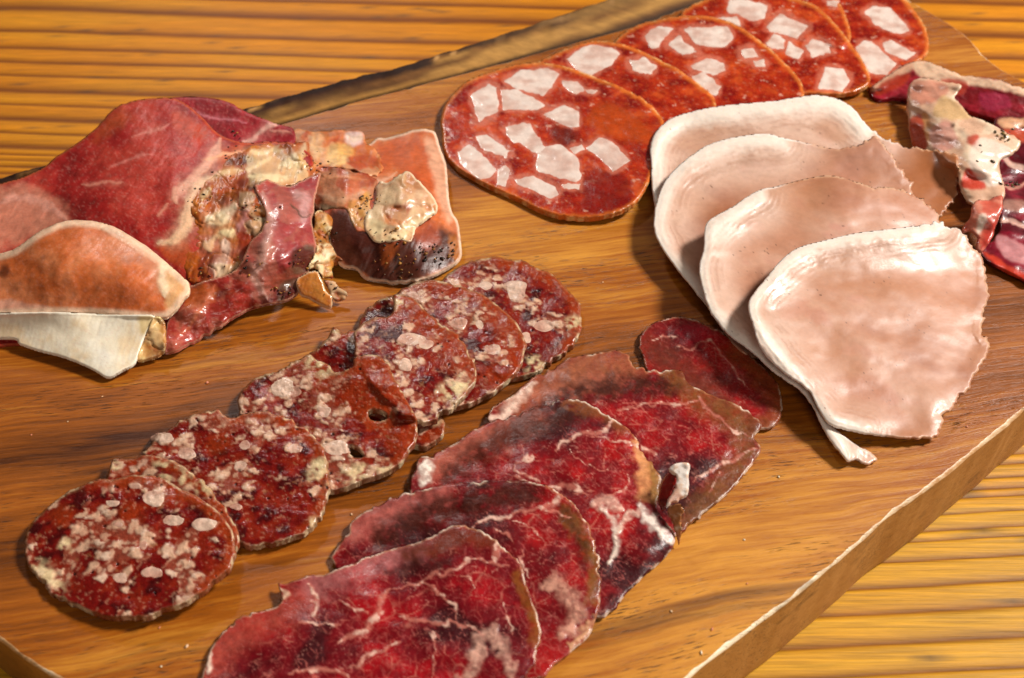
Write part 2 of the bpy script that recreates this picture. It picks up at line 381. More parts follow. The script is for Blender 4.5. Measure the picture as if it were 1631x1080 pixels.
# ------------------------------------------------------------------ table
def build_table():
    far = [(-95, 7), (-66, 4), (-40, 9), (-12, 5), (13, 9), (47, 5), (75, 4.5), (97, 4), (118, 3), (143, 7), (165, 3), (188, 7.5), (210, 3), (232, 7), (244, 2), (253, 2), (263, 3), (274, 3), (286, 5)]
    near = [(797, 3.5), (821, 2.5), (846, 3.5), (862, 3), (893, 5), (933, 5), (974, 7), (1023, 8), (1072, 6), (1120, 8), (1175, 7), (1230, 9)]
    rs = np.random.RandomState(3); midl = []; y = 300
    while y < 790: midl.append((y, 3 + 4 * rs.rand())); y += 13 + 18 * rs.rand()
    lines = far + midl + near
    py = np.concatenate([np.arange(-330, -120, 6), np.arange(-120, 1300, 1.6), np.arange(1300, 2250, 18)])
    _, wy, _ = unproject(CX, py, 0, base=0)
    xs = np.arange(-.85, .86, .009)
    PXr, WY = np.meshgrid(xs, wy); PYr = np.repeat(py[:, None], len(xs), 1)
    # where each table point would sit on the traced frame, used only to lay the rings out
    depth = WY * CP + (BT + HCAM) * SP; PX = CX + PXr / depth * F
    k = smooth(PYr, 300, 800)
    s = PYr - (1 - k) * .028 * PX + k * .055 * (PX - 1450)
    s = s + (1 - k) * 2.6 * fbm(PXr * 9, WY * 14, 3, 5) + k * 4.0 * fbm(PXr * 14, WY * 22, 3, 6)
    dark = np.zeros(s.shape); fade = np.zeros(s.shape)
    for y, wd in lines:
        d = s - y; wl = wd * .55 * (1 + .25 * fbm(PXr * 8, WY * 0 + y, 2, 9))
        dark = np.maximum(dark, np.exp(-np.where(d > 0, d / (wl * 1.0), d / (wl * 1.9)) ** 2 * 1.0))
    stria = fbm(s / 3.2, PXr * 3, 3, 12) * .5 + .5
    c = np.broadcast_to(lin('da880c'), s.shape + (3,)) * 1.0
    c = mix(c, lin('cc9a24'), k * .9)
    c = mix(c, 'b4680a', .4 * stria * (1 - k) + .25 * stria)
    c = mix(c, 'd89418', .5 * smooth(fbm(PXr * 6, s / 30, 3, 15), -.1, .6))
    c = mix(c, '6c3006', dark * (.9 - .1 * k))
    c = mix(c, 'a8640c', np.clip(dark ** .35 - dark, 0, 1) * .35)
    spots = smooth(fbm(PXr * 130, WY * 170, 2, 21), .55, .68)
    c = mix(c, '4a3a2a', spots * .6)
    z = -.0006 * dark + .0002 * fbm(PXr * 20, WY * 30, 2, 3)
    V = np.stack([PXr, WY, z], -1).reshape(-1, 3)
    nr, ncn = s.shape; I = np.arange(nr * ncn).reshape(nr, ncn)
    q = np.stack([I[:-1, :-1], I[:-1, 1:], I[1:, 1:], I[1:, :-1]], -1).reshape(-1, 4)
    o = make_mesh('table_top', V, q[:, ::-1], M_table, np.concatenate([c, np.ones(s.shape + (1,))], -1).reshape(-1, 4))
    # make sure the faces look up
    if o.data.polygons[0].normal.z < 0: o.data.flip_normals()
    props(o, kind='structure')
build_table()

# ------------------------------------------------------------------ board
outer_front = [(2100, 300), (1900, 438), (1631, 653), (1572, 703), (1500, 761), (1429, 812), (1379, 855), (1303, 918), (1258, 954), (1169, 1021), (1115, 1066), (980, 1180), (860, 1290),
               (760, 1370), (640, 1395), (480, 1335), (330, 1240), (200, 1155), (90, 1080), (0, 1020), (-110, 930), (-240, 800), (-330, 640), (-330, 470)]
right_end = [(1425, -32), (1450, 0), (1531, 51), (1578, 98), (1631, 130), (1720, 175), (1850, 205), (2000, 225), (2100, 250)]
groove = [(-330, 425), (-150, 362), (100, 288), (300, 232), (452, 196), (552, 166), (684, 131), (772, 108), (900, 72), (1000, 45), (1100, 10), (1230, -22), (1340, -42), (1400, -44)]
def wline(pts, n=8):
    P = catmull(pts, n, False); x, y, _ = unproject(P[:, 0], P[:, 1], 0); return np.stack([x, y], 1)
def build_board():
    c0 = unproject(815, 640, 0)
    root = empty('cutting_board', (float(c0[0]), float(c0[1]), 0), 'thick brown wooden serving board with a dark raised back edge under all the meat', 'cutting board')
    A = np.vstack([wline(outer_front)[:-1], wline(groove), wline(right_end)])
    seg = np.hypot(*(np.roll(A, -1, 0) - A).T); keep = seg > 1e-5; A = A[keep]; seg = seg[keep]
    cum = np.concatenate([[0], np.cumsum(seg)]); L = cum[-1]; t = np.arange(0, L, .0011); AA = np.vstack([A, A[:1]])
    P = np.stack([np.interp(t, cum, AA[:, 0]), np.interp(t, cum, AA[:, 1])], 1)
    T = np.roll(P, -2, 0) - np.roll(P, 2, 0); T /= np.hypot(*T.T)[:, None]; N = np.stack([T[:, 1], -T[:, 0]], 1)   # candidates
    cen = P.mean(0)
    area2 = (P[:, 0] * np.roll(P[:, 1], -1) - np.roll(P[:, 0], -1) * P[:, 1]).sum()
    out = N if area2 > 0 else -N
    n = len(P); s = np.arange(n) * .0011
    r1 = fbm(s * 220, s * 0 + 1.3, 3, 2); r2 = fbm(s * 60, s * 0 + 5, 3, 4)
    chip = smooth(fbm(s * 90, s * 0 + 9, 2, 8), .25, .55) * .0016
    bev = .0009 + .0006 * r1 + chip * .9 + .0002 * r2; bev = np.maximum(bev, .00025)
    P = P + out * (r2 * .0006)[:, None]
    rings = [(P - out * (bev * 1.0)[:, None], BT + 0 * s), (P - out * (bev * .35)[:, None], BT - bev * .28), (P, BT - bev * .9 - .0002),
             (P + out * .0004 * r2[:, None], BT - .012 + 0 * s), (P - out * .0003, .0022 + 0 * s), (P - out * .0018, .0004 + 0 * s)]
    V = np.vstack([np.column_stack([p, z]) for p, z in rings]); I = np.arange(n); J = (I + 1) % n
    me = bpy.data.meshes.new('body'); org = np.array(root.location)
    faces = []; mi = []
    for k in range(5):
        for i in range(n):
            f = (k * n + i, (k + 1) * n + i, (k + 1) * n + J[i], k * n + J[i]); faces.append(f if area2 > 0 else f[::-1]); mi.append(1 if k < 2 else 2)
    faces.append(tuple(range(n)) if area2 > 0 else tuple(range(n))[::-1]); mi.append(0)
    me.from_pydata((V - org).tolist(), [], faces); me.polygons.foreach_set('material_index', np.array(mi, np.int32))
    me.polygons.foreach_set('use_smooth', np.array([m == 1 for m in mi])); me.update()
    for m in (M_board, M_worn, M_side): me.materials.append(m)
    o = bpy.data.objects.new('body', me); COL.objects.link(o); o.parent = root
    # raised back rim: swept section from the groove up to the crest and down the dark outer side
    G = catmull(groove, 14, False); crest = [(-330, 398), (-150, 332), (100, 258), (300, 203), (394, 176), (552, 130), (629, 112), (717, 84), (800, 58), (900, 26), (1000, -10), (1100, -42), (1230, -74), (1340, -88), (1400, -86)]
    Cr = catmull(crest, 40, False)
    ua = np.linspace(0, 1, 700)
    def res(P_):
        d = np.concatenate([[0], np.cumsum(np.hypot(*np.diff(P_, axis=0).T))]); d /= d[-1]
        return np.stack([np.interp(ua, d, P_[:, 0]), np.interp(ua, d, P_[:, 1])], 1)
    G = res(G); Cr = res(Cr); L = ua * .9
    zc = 7.0 + 1.0 * fbm(L * 30, L * 0, 3, 3)
    g = np.stack(unproject(G[:, 0], G[:, 1], 0 * zc), 1); cr = np.stack(unproject(Cr[:, 0], Cr[:, 1], zc), 1)
    cr[:, 1] += .0012 * fbm(L * 60, L * 0, 3, 31)
    prof = [(-.10, -1.5), (0.0, -2.4), (.06, -1.9), (.11, -1.0), (.17, .9), (.35, 2.6), (.55, 4.4), (.74, 6.2), (.86, 7.4), (.96, 8.0), (1.05, 7.6), (1.14, 5.5), (1.2, 2.5), (1.27, -3), (1.3, -10), (1.27, -24), (1.2, -35.6)]
    V = []; C = []
    for t_, z_ in prof:
        base = g * (1 - t_) + cr * t_
        zz_ = BT + z_ * .001 * np.where(t_ > .2, zc / 7, 1)
        rough_n = fbm(L * 110, L * 0 + t_ * 6, 4, 17) * (.0009 if t_ > .7 else .0003)
        V.append(np.stack([base[:, 0], base[:, 1] + rough_n, zz_ + rough_n * .8], 1))
        a = fbm(L * 14, np.full(L.shape, t_ * 9.), 4, 27) * .5 + .5
        cc = np.broadcast_to(lin('a87a3c'), (len(L), 3)) * 1.0
        cc = mix(cc, '5a3212', smooth(a, .40, .62) * .8)
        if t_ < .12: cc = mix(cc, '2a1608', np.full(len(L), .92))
        if .14 < t_ < .5: cc = mix(cc, '4a2c12', smooth(a, .4, .7) * .5)
        if .8 < t_ < 1.0: cc = mix(cc, 'b88850', smooth(fbm(L * 80, L * 0, 3, 77), .1, .4))  # pale flecks painted as highlights along the crest
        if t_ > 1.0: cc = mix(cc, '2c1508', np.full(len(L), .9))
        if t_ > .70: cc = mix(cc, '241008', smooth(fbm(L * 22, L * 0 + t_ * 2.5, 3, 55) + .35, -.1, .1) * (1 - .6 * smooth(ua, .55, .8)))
        if .5 < t_ < .8: cc = mix(cc, '3a1c0a', smooth(fbm(L * 14, L * 0 + t_ * 2.5, 3, 56), .0, .3) * .8 * (1 - smooth(ua, .5, .7)))
        C.append(np.column_stack([cc, np.ones(len(L))]))
    nr = len(prof); m = len(L); V = np.vstack(V); C = np.vstack(C); I = np.arange(nr * m).reshape(nr, m)
    q = np.stack([I[:-1, :-1], I[:-1, 1:], I[1:, 1:], I[1:, :-1]], -1).reshape(-1, 4)
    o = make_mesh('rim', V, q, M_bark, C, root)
    props(o, label='dark rough raised back edge of the board')
build_board()

# ------------------------------------------------------------------ large-chunk salami
CAL = ('e3b9a4', 'f0d2c0', 'c98f78')
def cal_col(seed, rimc='d8742c', dark=(), halo=()):
    def f(c):
        n1 = fbm(c.U / 9, c.V / 9, 4, seed); n2 = fbm(c.U / 2.2, c.V / 2.2, 3, seed + 4)
        rgb = np.broadcast_to(lin('a82a10'), c.X.shape + (3,)) * 1.0
        rgb = mix(rgb, '84120c', smooth(n1, -.05, .45)); rgb = mix(rgb, 'c4481a', smooth(-n1 + .3 * n2, .1, .55))
        f1, f2, i = worley(c.U / 3.1 + .4 * n2, c.V / 3.1 + .4 * n1, seed)
        rgb = mix(rgb, 'dc9474', (1 - smooth(f1, .12, .34)) * (i > .72) * .25)
        g1, g2, j = worley(c.U / 8 + .5 * n2, c.V / 8 + .5 * n1, seed + 3); rgb = mix(rgb, 'e4b098', (1 - smooth(g1, .10, .16)) * (j > .7) * .7)
        rgb = mix(rgb, 'e0702c', (f2 - f1 < .05) * .18)
        for p, col, a in dark: rgb = mix(rgb, col, blob(c, p, 8, 5) * a)
        for p in halo: rgb = mix(rgb, 'cc7058', blob(c, grow(p, 4.5), 3.5, 5) * .8)
        rim = 1 - smooth(c.D, 2.5, 9 + 3 * n2); rgb = mix(rgb, rimc, rim * .75)
        rgb = mix(rgb, 'e8b878', (1 - smooth(c.D, 1.0, 3.2)) * smooth(n2, -.1, .35) * .8)
        h = .12 * n2 + .2 * n1 - .12 * smooth(f1, .2, .0) + .5 * smooth(c.D, 14, 3) * 0
        return rgb, dict(h=h, gloss=.55 + .3 * n1)
    return f
def chunk_col(seed, pal=('dcbcae', 'ecd8cc', 'c89c8c'), edge=.75):
    def f(c):
        n = fbm(c.U / 2.5, c.V / 2.5, 3, seed); g = fbm(c.U / 6, c.V / 6, 2, seed + 2)
        rgb = np.broadcast_to(lin(pal[0]), c.X.shape + (3,)) * 1.0
        rgb = mix(rgb, pal[1], smooth(g, -.3, .4) * .8); rgb = mix(rgb, pal[2], smooth(-g, .15, .6) * .5)
        rgb = mix(rgb, 'c4543a' if edge > .6 else 'a85a44', (1 - smooth(c.D, 0, 2.6)) * edge)
        return rgb, dict(h=.08 * n, gloss=.75 + .2 * n)
    return f
def calabrese(outline, zc, chunks, label, seed, dark=(), holes=(), thick=3.0):
    root = empty('salami_slice', base_loc(outline), label, 'salami slice', 'overlapping slices of large-chunk salami')
    o, zg = sheet('meat', outline, spline(zc), cal_col(seed, dark=dark, halo=chunks), M_sal, thick=thick, jag=1.6, jagf=7, parent=root, seed=seed, holes=holes, ripple=.5, rigid=True, lift_blur=16)
    for i, p in enumerate(chunks):
        try:
            sheet('fat_chunk', grow(p, 4.0), lambda c: .16 * smooth(c.D, 0, 5) - .06 + .05 * fbm(c.X / 6, c.Y / 6, 2, 3), chunk_col(seed + i), M_fat, thick=.4, jag=2.4, jagf=8, parent=root, seed=seed + i, drape=False,
                  on=np.nan_to_num(zg), write=False, n=1, rnd=3)
        except Exception as e: print('chunk', label, i, e)
    return root

calabrese([(1310, -50), (1390, -50), (1437, -5), (1467, 32), (1480, 62), (1478, 85), (1462, 102), (1440, 130), (1395, 145), (1360, 120), (1335, 60)],
    [(1310, -40, 3), (1475, 60, 5), (1380, 130, 3)],
    [Z4((975, 50), (1010, 25), (1070, 40), (1145, 110), (1100, 125), (1020, 90)), Z4((1045, 160), (1080, 152), (1170, 195), (1130, 222), (1060, 195)),
     Z4((950, 180), (980, 152), (1030, 172), (1100, 232), (1060, 280), (1000, 270), (958, 225)), [(1395, -30), (1430, -22), (1425, -8), (1400, -12)]],
    'rearmost salami slice at the far end of the row, beside the board end', 1)
calabrese([(1262, -25), (1320, -14), (1347, 25), (1356, 64), (1330, 80), (1280, 40), (1250, 0)], [(1250, -20, 5), (1350, 60, 5), (1300, 60, 5)],
    [Z4((838, 0), (880, 2), (870, 24), (845, 16))], 'narrow red salami edge showing between the two rearmost slices', 2)
calabrese([(1085, 20), (1139, -8), (1216, -14), (1272, -2), (1310, 17), (1344, 55), (1370, 90), (1387, 124), (1379, 141), (1345, 152), (1290, 150), (1220, 150), (1140, 110), (1090, 60)],
    [(1080, 20, 4), (1260, -5, 7), (1385, 130, 4), (1220, 140, 4)],
    [Z4((480, 0), (520, -2), (615, 20), (600, 70), (560, 75), (475, 40)), Z4((612, 100), (665, 50), (770, 95), (722, 145), (632, 122)),
     Z4((615, 160), (640, 122), (682, 150), (680, 188), (622, 175)), Z4((695, 150), (745, 190), (730, 220), (690, 200)), Z4((760, 170), (790, 142), (850, 165), (855, 200), (790, 208)),
     Z4((805, 330), (832, 250), (895, 262), (930, 300), (895, 345)), Z4((425, 70), (500, 60), (520, 108), (455, 98))],
    'third salami slice from the far end, square fat pieces on its right', 3)
calabrese([(978, 70), (1000, 48), (1024, 36), (1079, 26), (1130, 27), (1173, 40), (1216, 68), (1250, 98), (1274, 128), (1279, 152), (1262, 172), (1200, 200), (1120, 190), (1040, 150), (990, 110)],
    [(985, 60, 4), (1150, 30, 7), (1279, 150, 5), (1120, 190, 4)],
    [Z4((160, 132), (200, 100), (268, 108), (218, 150), (210, 176), (175, 166)), Z4((235, 172), (285, 127), (370, 200), (300, 202)), Z4((295, 112), (330, 95), (460, 98), (487, 140), (450, 175), (365, 166)),
     Z4((512, 185), (560, 180), (582, 215), (530, 220)), Z4((328, 242), (390, 218), (450, 230), (458, 265), (410, 282), (340, 262)), Z4((330, 284), (380, 275), (440, 320), (420, 360), (375, 335)),
     Z4((550, 224), (600, 220), (607, 250), (570, 248))],
    'middle large-chunk salami slice with a wide oval fat piece near its top', 4)
calabrese([(850, 115), (868, 92), (905, 75), (955, 66), (1005, 74), (1060, 98), (1110, 130), (1143, 172), (1130, 240), (1060, 280), (960, 250), (885, 190)],
    [(850, 110, 4), (1000, 70, 6), (1143, 172, 5), (1000, 260, 4)],
    [Z3((648, 270), (700, 235), (765, 218), (850, 220), (890, 250), (850, 300), (765, 345), (700, 325)), Z3((938, 280), (1010, 272), (1060, 310), (1040, 345), (960, 332))],
    'salami slice just behind the front one, with one large round fat piece', 5)
calabrese([(702, 212), (704, 173), (731, 138), (769, 117), (831, 101), (886, 102), (940, 119), (988, 137), (1026, 160), (1056, 194), (1052, 232), (1038, 280), (1022, 312), (993, 336), (947, 348), (886, 343), (817, 316), (749, 283), (711, 252)],
    [(702, 230, 3.2), (900, 340, 3.2), (1050, 200, 8), (880, 100, 6)],
    [Z3((205, 440), (285, 388), (325, 410), (335, 512), (240, 575), (225, 520)), Z3((358, 375), (440, 330), (540, 322), (612, 345), (535, 440), (430, 415)), Z3((350, 422), (410, 417), (480, 445), (555, 490), (500, 515), (360, 510)),
     Z3((530, 532), (640, 488), (700, 520), (705, 588), (660, 592), (600, 562)), Z3((362, 590), (480, 582), (512, 640), (542, 682), (510, 712), (440, 665), (390, 650)), Z3((230, 635), (285, 625), (397, 700), (350, 738), (260, 690)),
     Z3((145, 710), (200, 672), (250, 718), (320, 790), (290, 827), (230, 827), (160, 762)), Z3((325, 792), (350, 776), (388, 790), (365, 866), (330, 852)), Z3((518, 722), (560, 682), (625, 680), (692, 740), (716, 832), (690, 852), (600, 822), (513, 790)),
     Z3((398, 832), (500, 818), (590, 860), (612, 905), (560, 920), (430, 870)), Z3((630, 856), (715, 852), (700, 880), (640, 880)), Z3((748, 692), (805, 648), (860, 665), (940, 745), (860, 797), (820, 740)),
     Z3((635, 378), (700, 380), (725, 420), (690, 430), (640, 405)), Z3((735, 412), (788, 420), (770, 437), (740, 432)), Z3((655, 685), (715, 672), (732, 695), (690, 715))],
    'front salami slice lying nearest the ham, dotted with many square white fat pieces', 6,
    dark=((Z3((730, 560), (850, 470), (1000, 560), (1050, 650), (950, 660), (820, 620)), 'b84614', .8), (Z3((580, 600), (690, 600), (690, 670), (600, 670)), '5c120c', .8), (Z3((730, 820), (900, 800), (950, 950), (760, 990)), '7a100a', .8)))

# ------------------------------------------------------------------ fine salami
def fine_col(seed, fats=(), darks=(), oranges=(), creams=(), cell=5.2, bias=0.0):
    def f(c):
        u, v = c.U, c.V; wn = fbm(u / 2.4, v / 2.4, 2, seed); wn2 = fbm(u / 2.4, v / 2.4, 2, seed + 9)
        big = fbm(u / 9, v / 9, 3, seed + 2); med = fbm(u / 4.5 + 7, v / 4.5, 3, seed + 14)
        f1, f2, i = worley(u / cell + wn * .38, v / cell + wn2 * .38, seed)
        g1, g2, j = worley(u / 2.6 + wn * .4, v / 2.6 + wn2 * .4, seed + 5)
        rgb = np.broadcast_to(lin('700e0a'), c.X.shape + (3,)) * 1.0
        rgb = mix(rgb, '420607', smooth(med, .0, .3)); rgb = mix(rgb, '84200e', smooth(-med + .3 * big, .05, .35) * .9)
        bb = big * .5
        for p in darks: bb = bb - 1.3 * dot(c, p[0], p[1], p[2], .5, seed)
        mottle = smooth(med * .7 + big * .6 + bb - bias, -.06, .12)
        fat = (1 - smooth(f1, .24, .48)) * (i > .34 + bias) * smooth(bb + .5 * med, -.35, -.15)
        fat2 = (1 - smooth(g1, .24, .46)) * (j > .3) * mottle
        mx_ = c.X[c.ins].mean(); my_ = c.Y[c.ins].mean(); side = smooth((c.X - mx_) * .75 - (c.Y - my_) * .65, -10, 50)
        edge = (1 - smooth(c.D + 5 * wn, 9, 22)) * side; fat = fat * (1 - .9 * edge); fat2 = fat2 * (1 - .9 * edge); mottle = mottle * (1 - .85 * edge)
        rgb = mix(rgb, 'a03a12', edge * .75); rgb = mix(rgb, '944430', mottle * .75)
        rgb = mix(rgb, 'cc9c80', fat2 * .8); rgb = mix(rgb, 'd8ac8e', fat * .9); rgb = mix(rgb, 'e4c6b0', fat * smooth(wn, .0, .5) * .6)
        for p in oranges: rgb = mix(rgb, '96300e', dot(c, p[0], p[1], p[2], .5, seed) * .75 * (1 - .75 * fat))
        for p in creams: rgb = mix(rgb, 'e4cc9c', dot(c, p[0], p[1], p[2] * .9, .6, seed) * smooth(wn + .3, 0, .6) * .8)
        sp = fbm(u / 1.1, v / 1.1, 3, seed + 40); rgb = mix(rgb, '4c0a08', smooth(sp, .3, .5) * .3 * (1 - .8 * fat)); rgb = mix(rgb, 'd8a080', smooth(-sp, .34, .5) * .3)
        holes = (1 - smooth(g1, .1, .2)) * (j < .04); rgb = mix(rgb, '1c0404', holes)
        rim = 1 - smooth(c.D, 1.0, 5.0 + 6 * wn); rgb = mix(rgb, '94603c', rim * .5)
        rgb = mix(rgb, 'dcc49c', (1 - smooth(c.D, .5, 4)) * smooth(wn2, .05, .4) * .85)
        h = .22 * fat + .10 * fat2 + .25 * med + .12 * wn - .7 * holes + .09 * sp + .3 * rim * wn2
        return rgb, dict(h=h, gloss=.8 + .5 * big - .3 * mottle)
    return f
FG = 'overlapping slices of fine-grained salami'
def fine(outline, zc, label, seed, holes=(), parts=(), **kw):
    root = empty('salami_slice', base_loc(outline), label, 'salami slice', FG)
    o, zg = sheet('meat', outline, spline(zc), fine_col(seed, **kw), M_fine, thick=2.8, rigid=True, jag=3.6, jagf=9, parent=root, seed=seed, holes=holes, ripple=1.2, lift_blur=16, rnd=3.5)
    rs = np.random.RandomState(seed); i = 0
    for x, y, r in parts[::2] + parts[1::4]:                   # separate plump fat grains
        a = rs.rand() * 6; kx = .85 + .4 * rs.rand(); pts = [(x + r * kx * (.85 + .35 * rs.rand()) * math.cos(a + k * .9), y + .78 * r / kx * (.85 + .35 * rs.rand()) * math.sin(a + k * .9)) for k in range(7)]
        sheet('fat_grain', pts, lambda c: .13 * smooth(c.D, 0, 5) - .07, chunk_col(seed * 5 + i, ('c89a86', 'dcbca6', 'ac7460'), .6), M_fine, thick=.5, jag=1.4, jagf=4, parent=root, seed=seed + i, drape=False, on=np.nan_to_num(zg), write=False, n=3, rnd=3); i += 1
    return root
def z6(*l): return [(a * .4073, 640 + b * .4073, r * .4073) for a, b, r in l]
def z7(*l): return [(360 + a * .3704, 400 + b * .3704, r * .3704) for a, b, r in l]
fine([(701, 446), (730, 422), (779, 411), (823, 413), (860, 426), (893, 447), (918, 476), (927, 509), (917, 544), (884, 572), (841, 596), (790, 600), (730, 560), (700, 500)],
    [(710, 440, 4), (850, 420, 5), (925, 510, 4), (840, 595, 3.4)], 'rearmost fine salami slice, its right rim of pale casing on bare wood', 11, parts=z7((1250, 170, 62), (1370, 320, 44), (1290, 370, 34), (1480, 250, 30), (1120, 150, 34)),
    darks=z7((1330, 120, 90), (1430, 220, 60), (1380, 450, 110), (1240, 480, 60)), creams=z7((1500, 310, 40), (1330, 480, 40)))
fine([(575, 513), (600, 479), (649, 456), (693, 447), (745, 458), (782, 477), (816, 506), (835, 545), (829, 582), (801, 616), (749, 642), (690, 645), (619, 615), (580, 555)],
    [(580, 520, 3.6), (700, 450, 8), (835, 550, 5), (750, 640, 3.6)], 'second fine salami slice from the back, with a smooth orange-brown right side', 12, parts=z7((1000, 310, 44), (1090, 315, 32), (1150, 420, 44), (1040, 225, 34), (800, 190, 30)),
    darks=z7((1100, 370, 60), (640, 260, 80), (1180, 540, 60)), oranges=z7((1200, 300, 90), (1230, 420, 80), (1150, 540, 60), (950, 150, 60)))
fine([(490, 570), (506, 552), (527, 530), (533, 522), (545, 530), (575, 526), (640, 560), (700, 655), (706, 680), (696, 701), (667, 710), (600, 680), (520, 640)],
    [(495, 570, 3.6), (570, 530, 7), (700, 690, 4), (560, 640, 3.6)], 'mostly hidden ragged salami slice showing a torn corner and a pale tail', 13, creams=z7((890, 720, 40), (450, 350, 30)), darks=z7((400, 430, 60), (520, 460, 60)), oranges=z7((560, 340, 40), (860, 790, 40)))
fine([(566, 545), (567, 530), (590, 508), (622, 500), (626, 486), (627, 470), (640, 471), (656, 477), (693, 506), (730, 536), (753, 569), (761, 602), (746, 630), (716, 655), (702, 660), (696, 672), (660, 672), (610, 640), (575, 590)],
    [(570, 540, 5), (640, 475, 10), (755, 580, 8), (715, 655, 4), (600, 630, 4)], 'fine salami slice with a pointed top corner and a glossy orange-red edge', 14, parts=z7((800, 380, 58), (770, 490, 40), (860, 400, 36), (700, 350, 26)),
    oranges=z7((850, 270, 70), (940, 370, 80), (980, 460, 70)), creams=z7((980, 600, 60), (1020, 560, 40), (740, 220, 30)), darks=z7((930, 500, 50), (700, 330, 50), (860, 560, 60)))
fine([(378, 650), (383, 626), (412, 602), (438, 592), (467, 580), (480, 572), (493, 565), (504, 576), (523, 581), (533, 592), (547, 590), (560, 582), (563, 571), (583, 565), (612, 574), (634, 600), (645, 637), (665, 672), (664, 704), (634, 742), (597, 763), (545, 780), (519, 783), (450, 760), (400, 710)],
    [(380, 650, 4), (490, 570, 7), (590, 566, 11), (665, 680, 6), (600, 765, 3.6), (450, 740, 3.6)], 'salami slice with two dark see-through holes and a notched top edge', 15,
    holes=[Z7((616, 690), (660, 688), (692, 712), (660, 730), (620, 722)), Z7((525, 838), (560, 845), (590, 880), (560, 888), (532, 870))],
    parts=z7((250, 590, 62), (480, 850, 56), (300, 600, 40), (500, 745, 36), (420, 690, 40)), oranges=z7((640, 500, 80), (600, 620, 110), (400, 560, 60), (740, 800, 70)),
    darks=z7((620, 600, 100), (720, 800, 80), (560, 760, 50), (130, 590, 50)), creams=z7((420, 490, 60), (380, 470, 40), (560, 960, 60), (680, 930, 40)))
fine([(228, 728), (232, 716), (253, 693), (293, 669), (338, 654), (354, 662), (372, 668), (407, 654), (448, 661), (497, 692), (519, 720), (525, 756), (517, 806), (501, 838), (448, 862), (399, 868), (330, 850), (260, 800)],
    [(230, 725, 4), (400, 655, 9), (525, 760, 6), (400, 865, 3.6)], 'broad salami slice second in front, cream fat lumps along its right rim', 16,
    parts=z6((1155, 185, 34), (730, 205, 40), (940, 250, 34), (1090, 310, 44), (920, 410, 30), (640, 140, 40), (960, 170, 30), (1050, 120, 28)),
    darks=z6((840, 190, 70), (1090, 460, 140), (960, 480, 80), (1060, 230, 60), (680, 90, 50), (1210, 200, 40)), creams=z6((1255, 280, 55), (1250, 240, 30), (1230, 480, 30)), oranges=z6((860, 160, 50), (1200, 130, 40)), bias=-.02)
fine([(178, 738), (183, 731), (206, 733), (228, 726), (269, 732), (310, 757), (346, 790), (374, 830), (380, 866), (340, 890), (250, 880), (190, 830), (172, 780)],
    [(180, 735, 5), (270, 732, 8), (380, 860, 5), (250, 870, 3.6)], 'thin hidden salami slice with a yellowish fat rim behind the frontmost slice', 17, creams=z6((700, 290, 60), (640, 250, 40), (810, 330, 50), (450, 250, 25)), oranges=z6((520, 260, 60), (760, 300, 40)))
fine([(38, 866), (50, 835), (98, 791), (152, 763), (179, 764), (212, 757), (244, 760), (293, 777), (338, 803), (366, 834), (377, 866), (367, 901), (334, 935), (285, 962), (228, 981), (171, 982), (114, 962), (69, 930), (41, 896)],
    [(40, 860, 3.8), (210, 760, 8), (377, 860, 6), (200, 980, 3.6)], 'frontmost fine salami slice, a full round disc at the lower left', 18,
    parts=z6((600, 378, 46), (680, 462, 42), (795, 480, 48), (320, 605, 40), (600, 668, 42), (475, 690, 36), (560, 560, 26), (400, 545, 28), (440, 395, 30), (460, 480, 24), (530, 330, 26), (770, 650, 30)),
    darks=z6((200, 610, 60), (520, 400, 55), (600, 740, 80), (380, 780, 80), (190, 490, 60), (840, 640, 45), (820, 420, 60), (880, 520, 30), (310, 340, 60)), oranges=z6((240, 450, 50), (510, 430, 50), (690, 360, 40), (870, 470, 50)), creams=z6((200, 690, 60), (260, 560, 30), (150, 640, 30)))

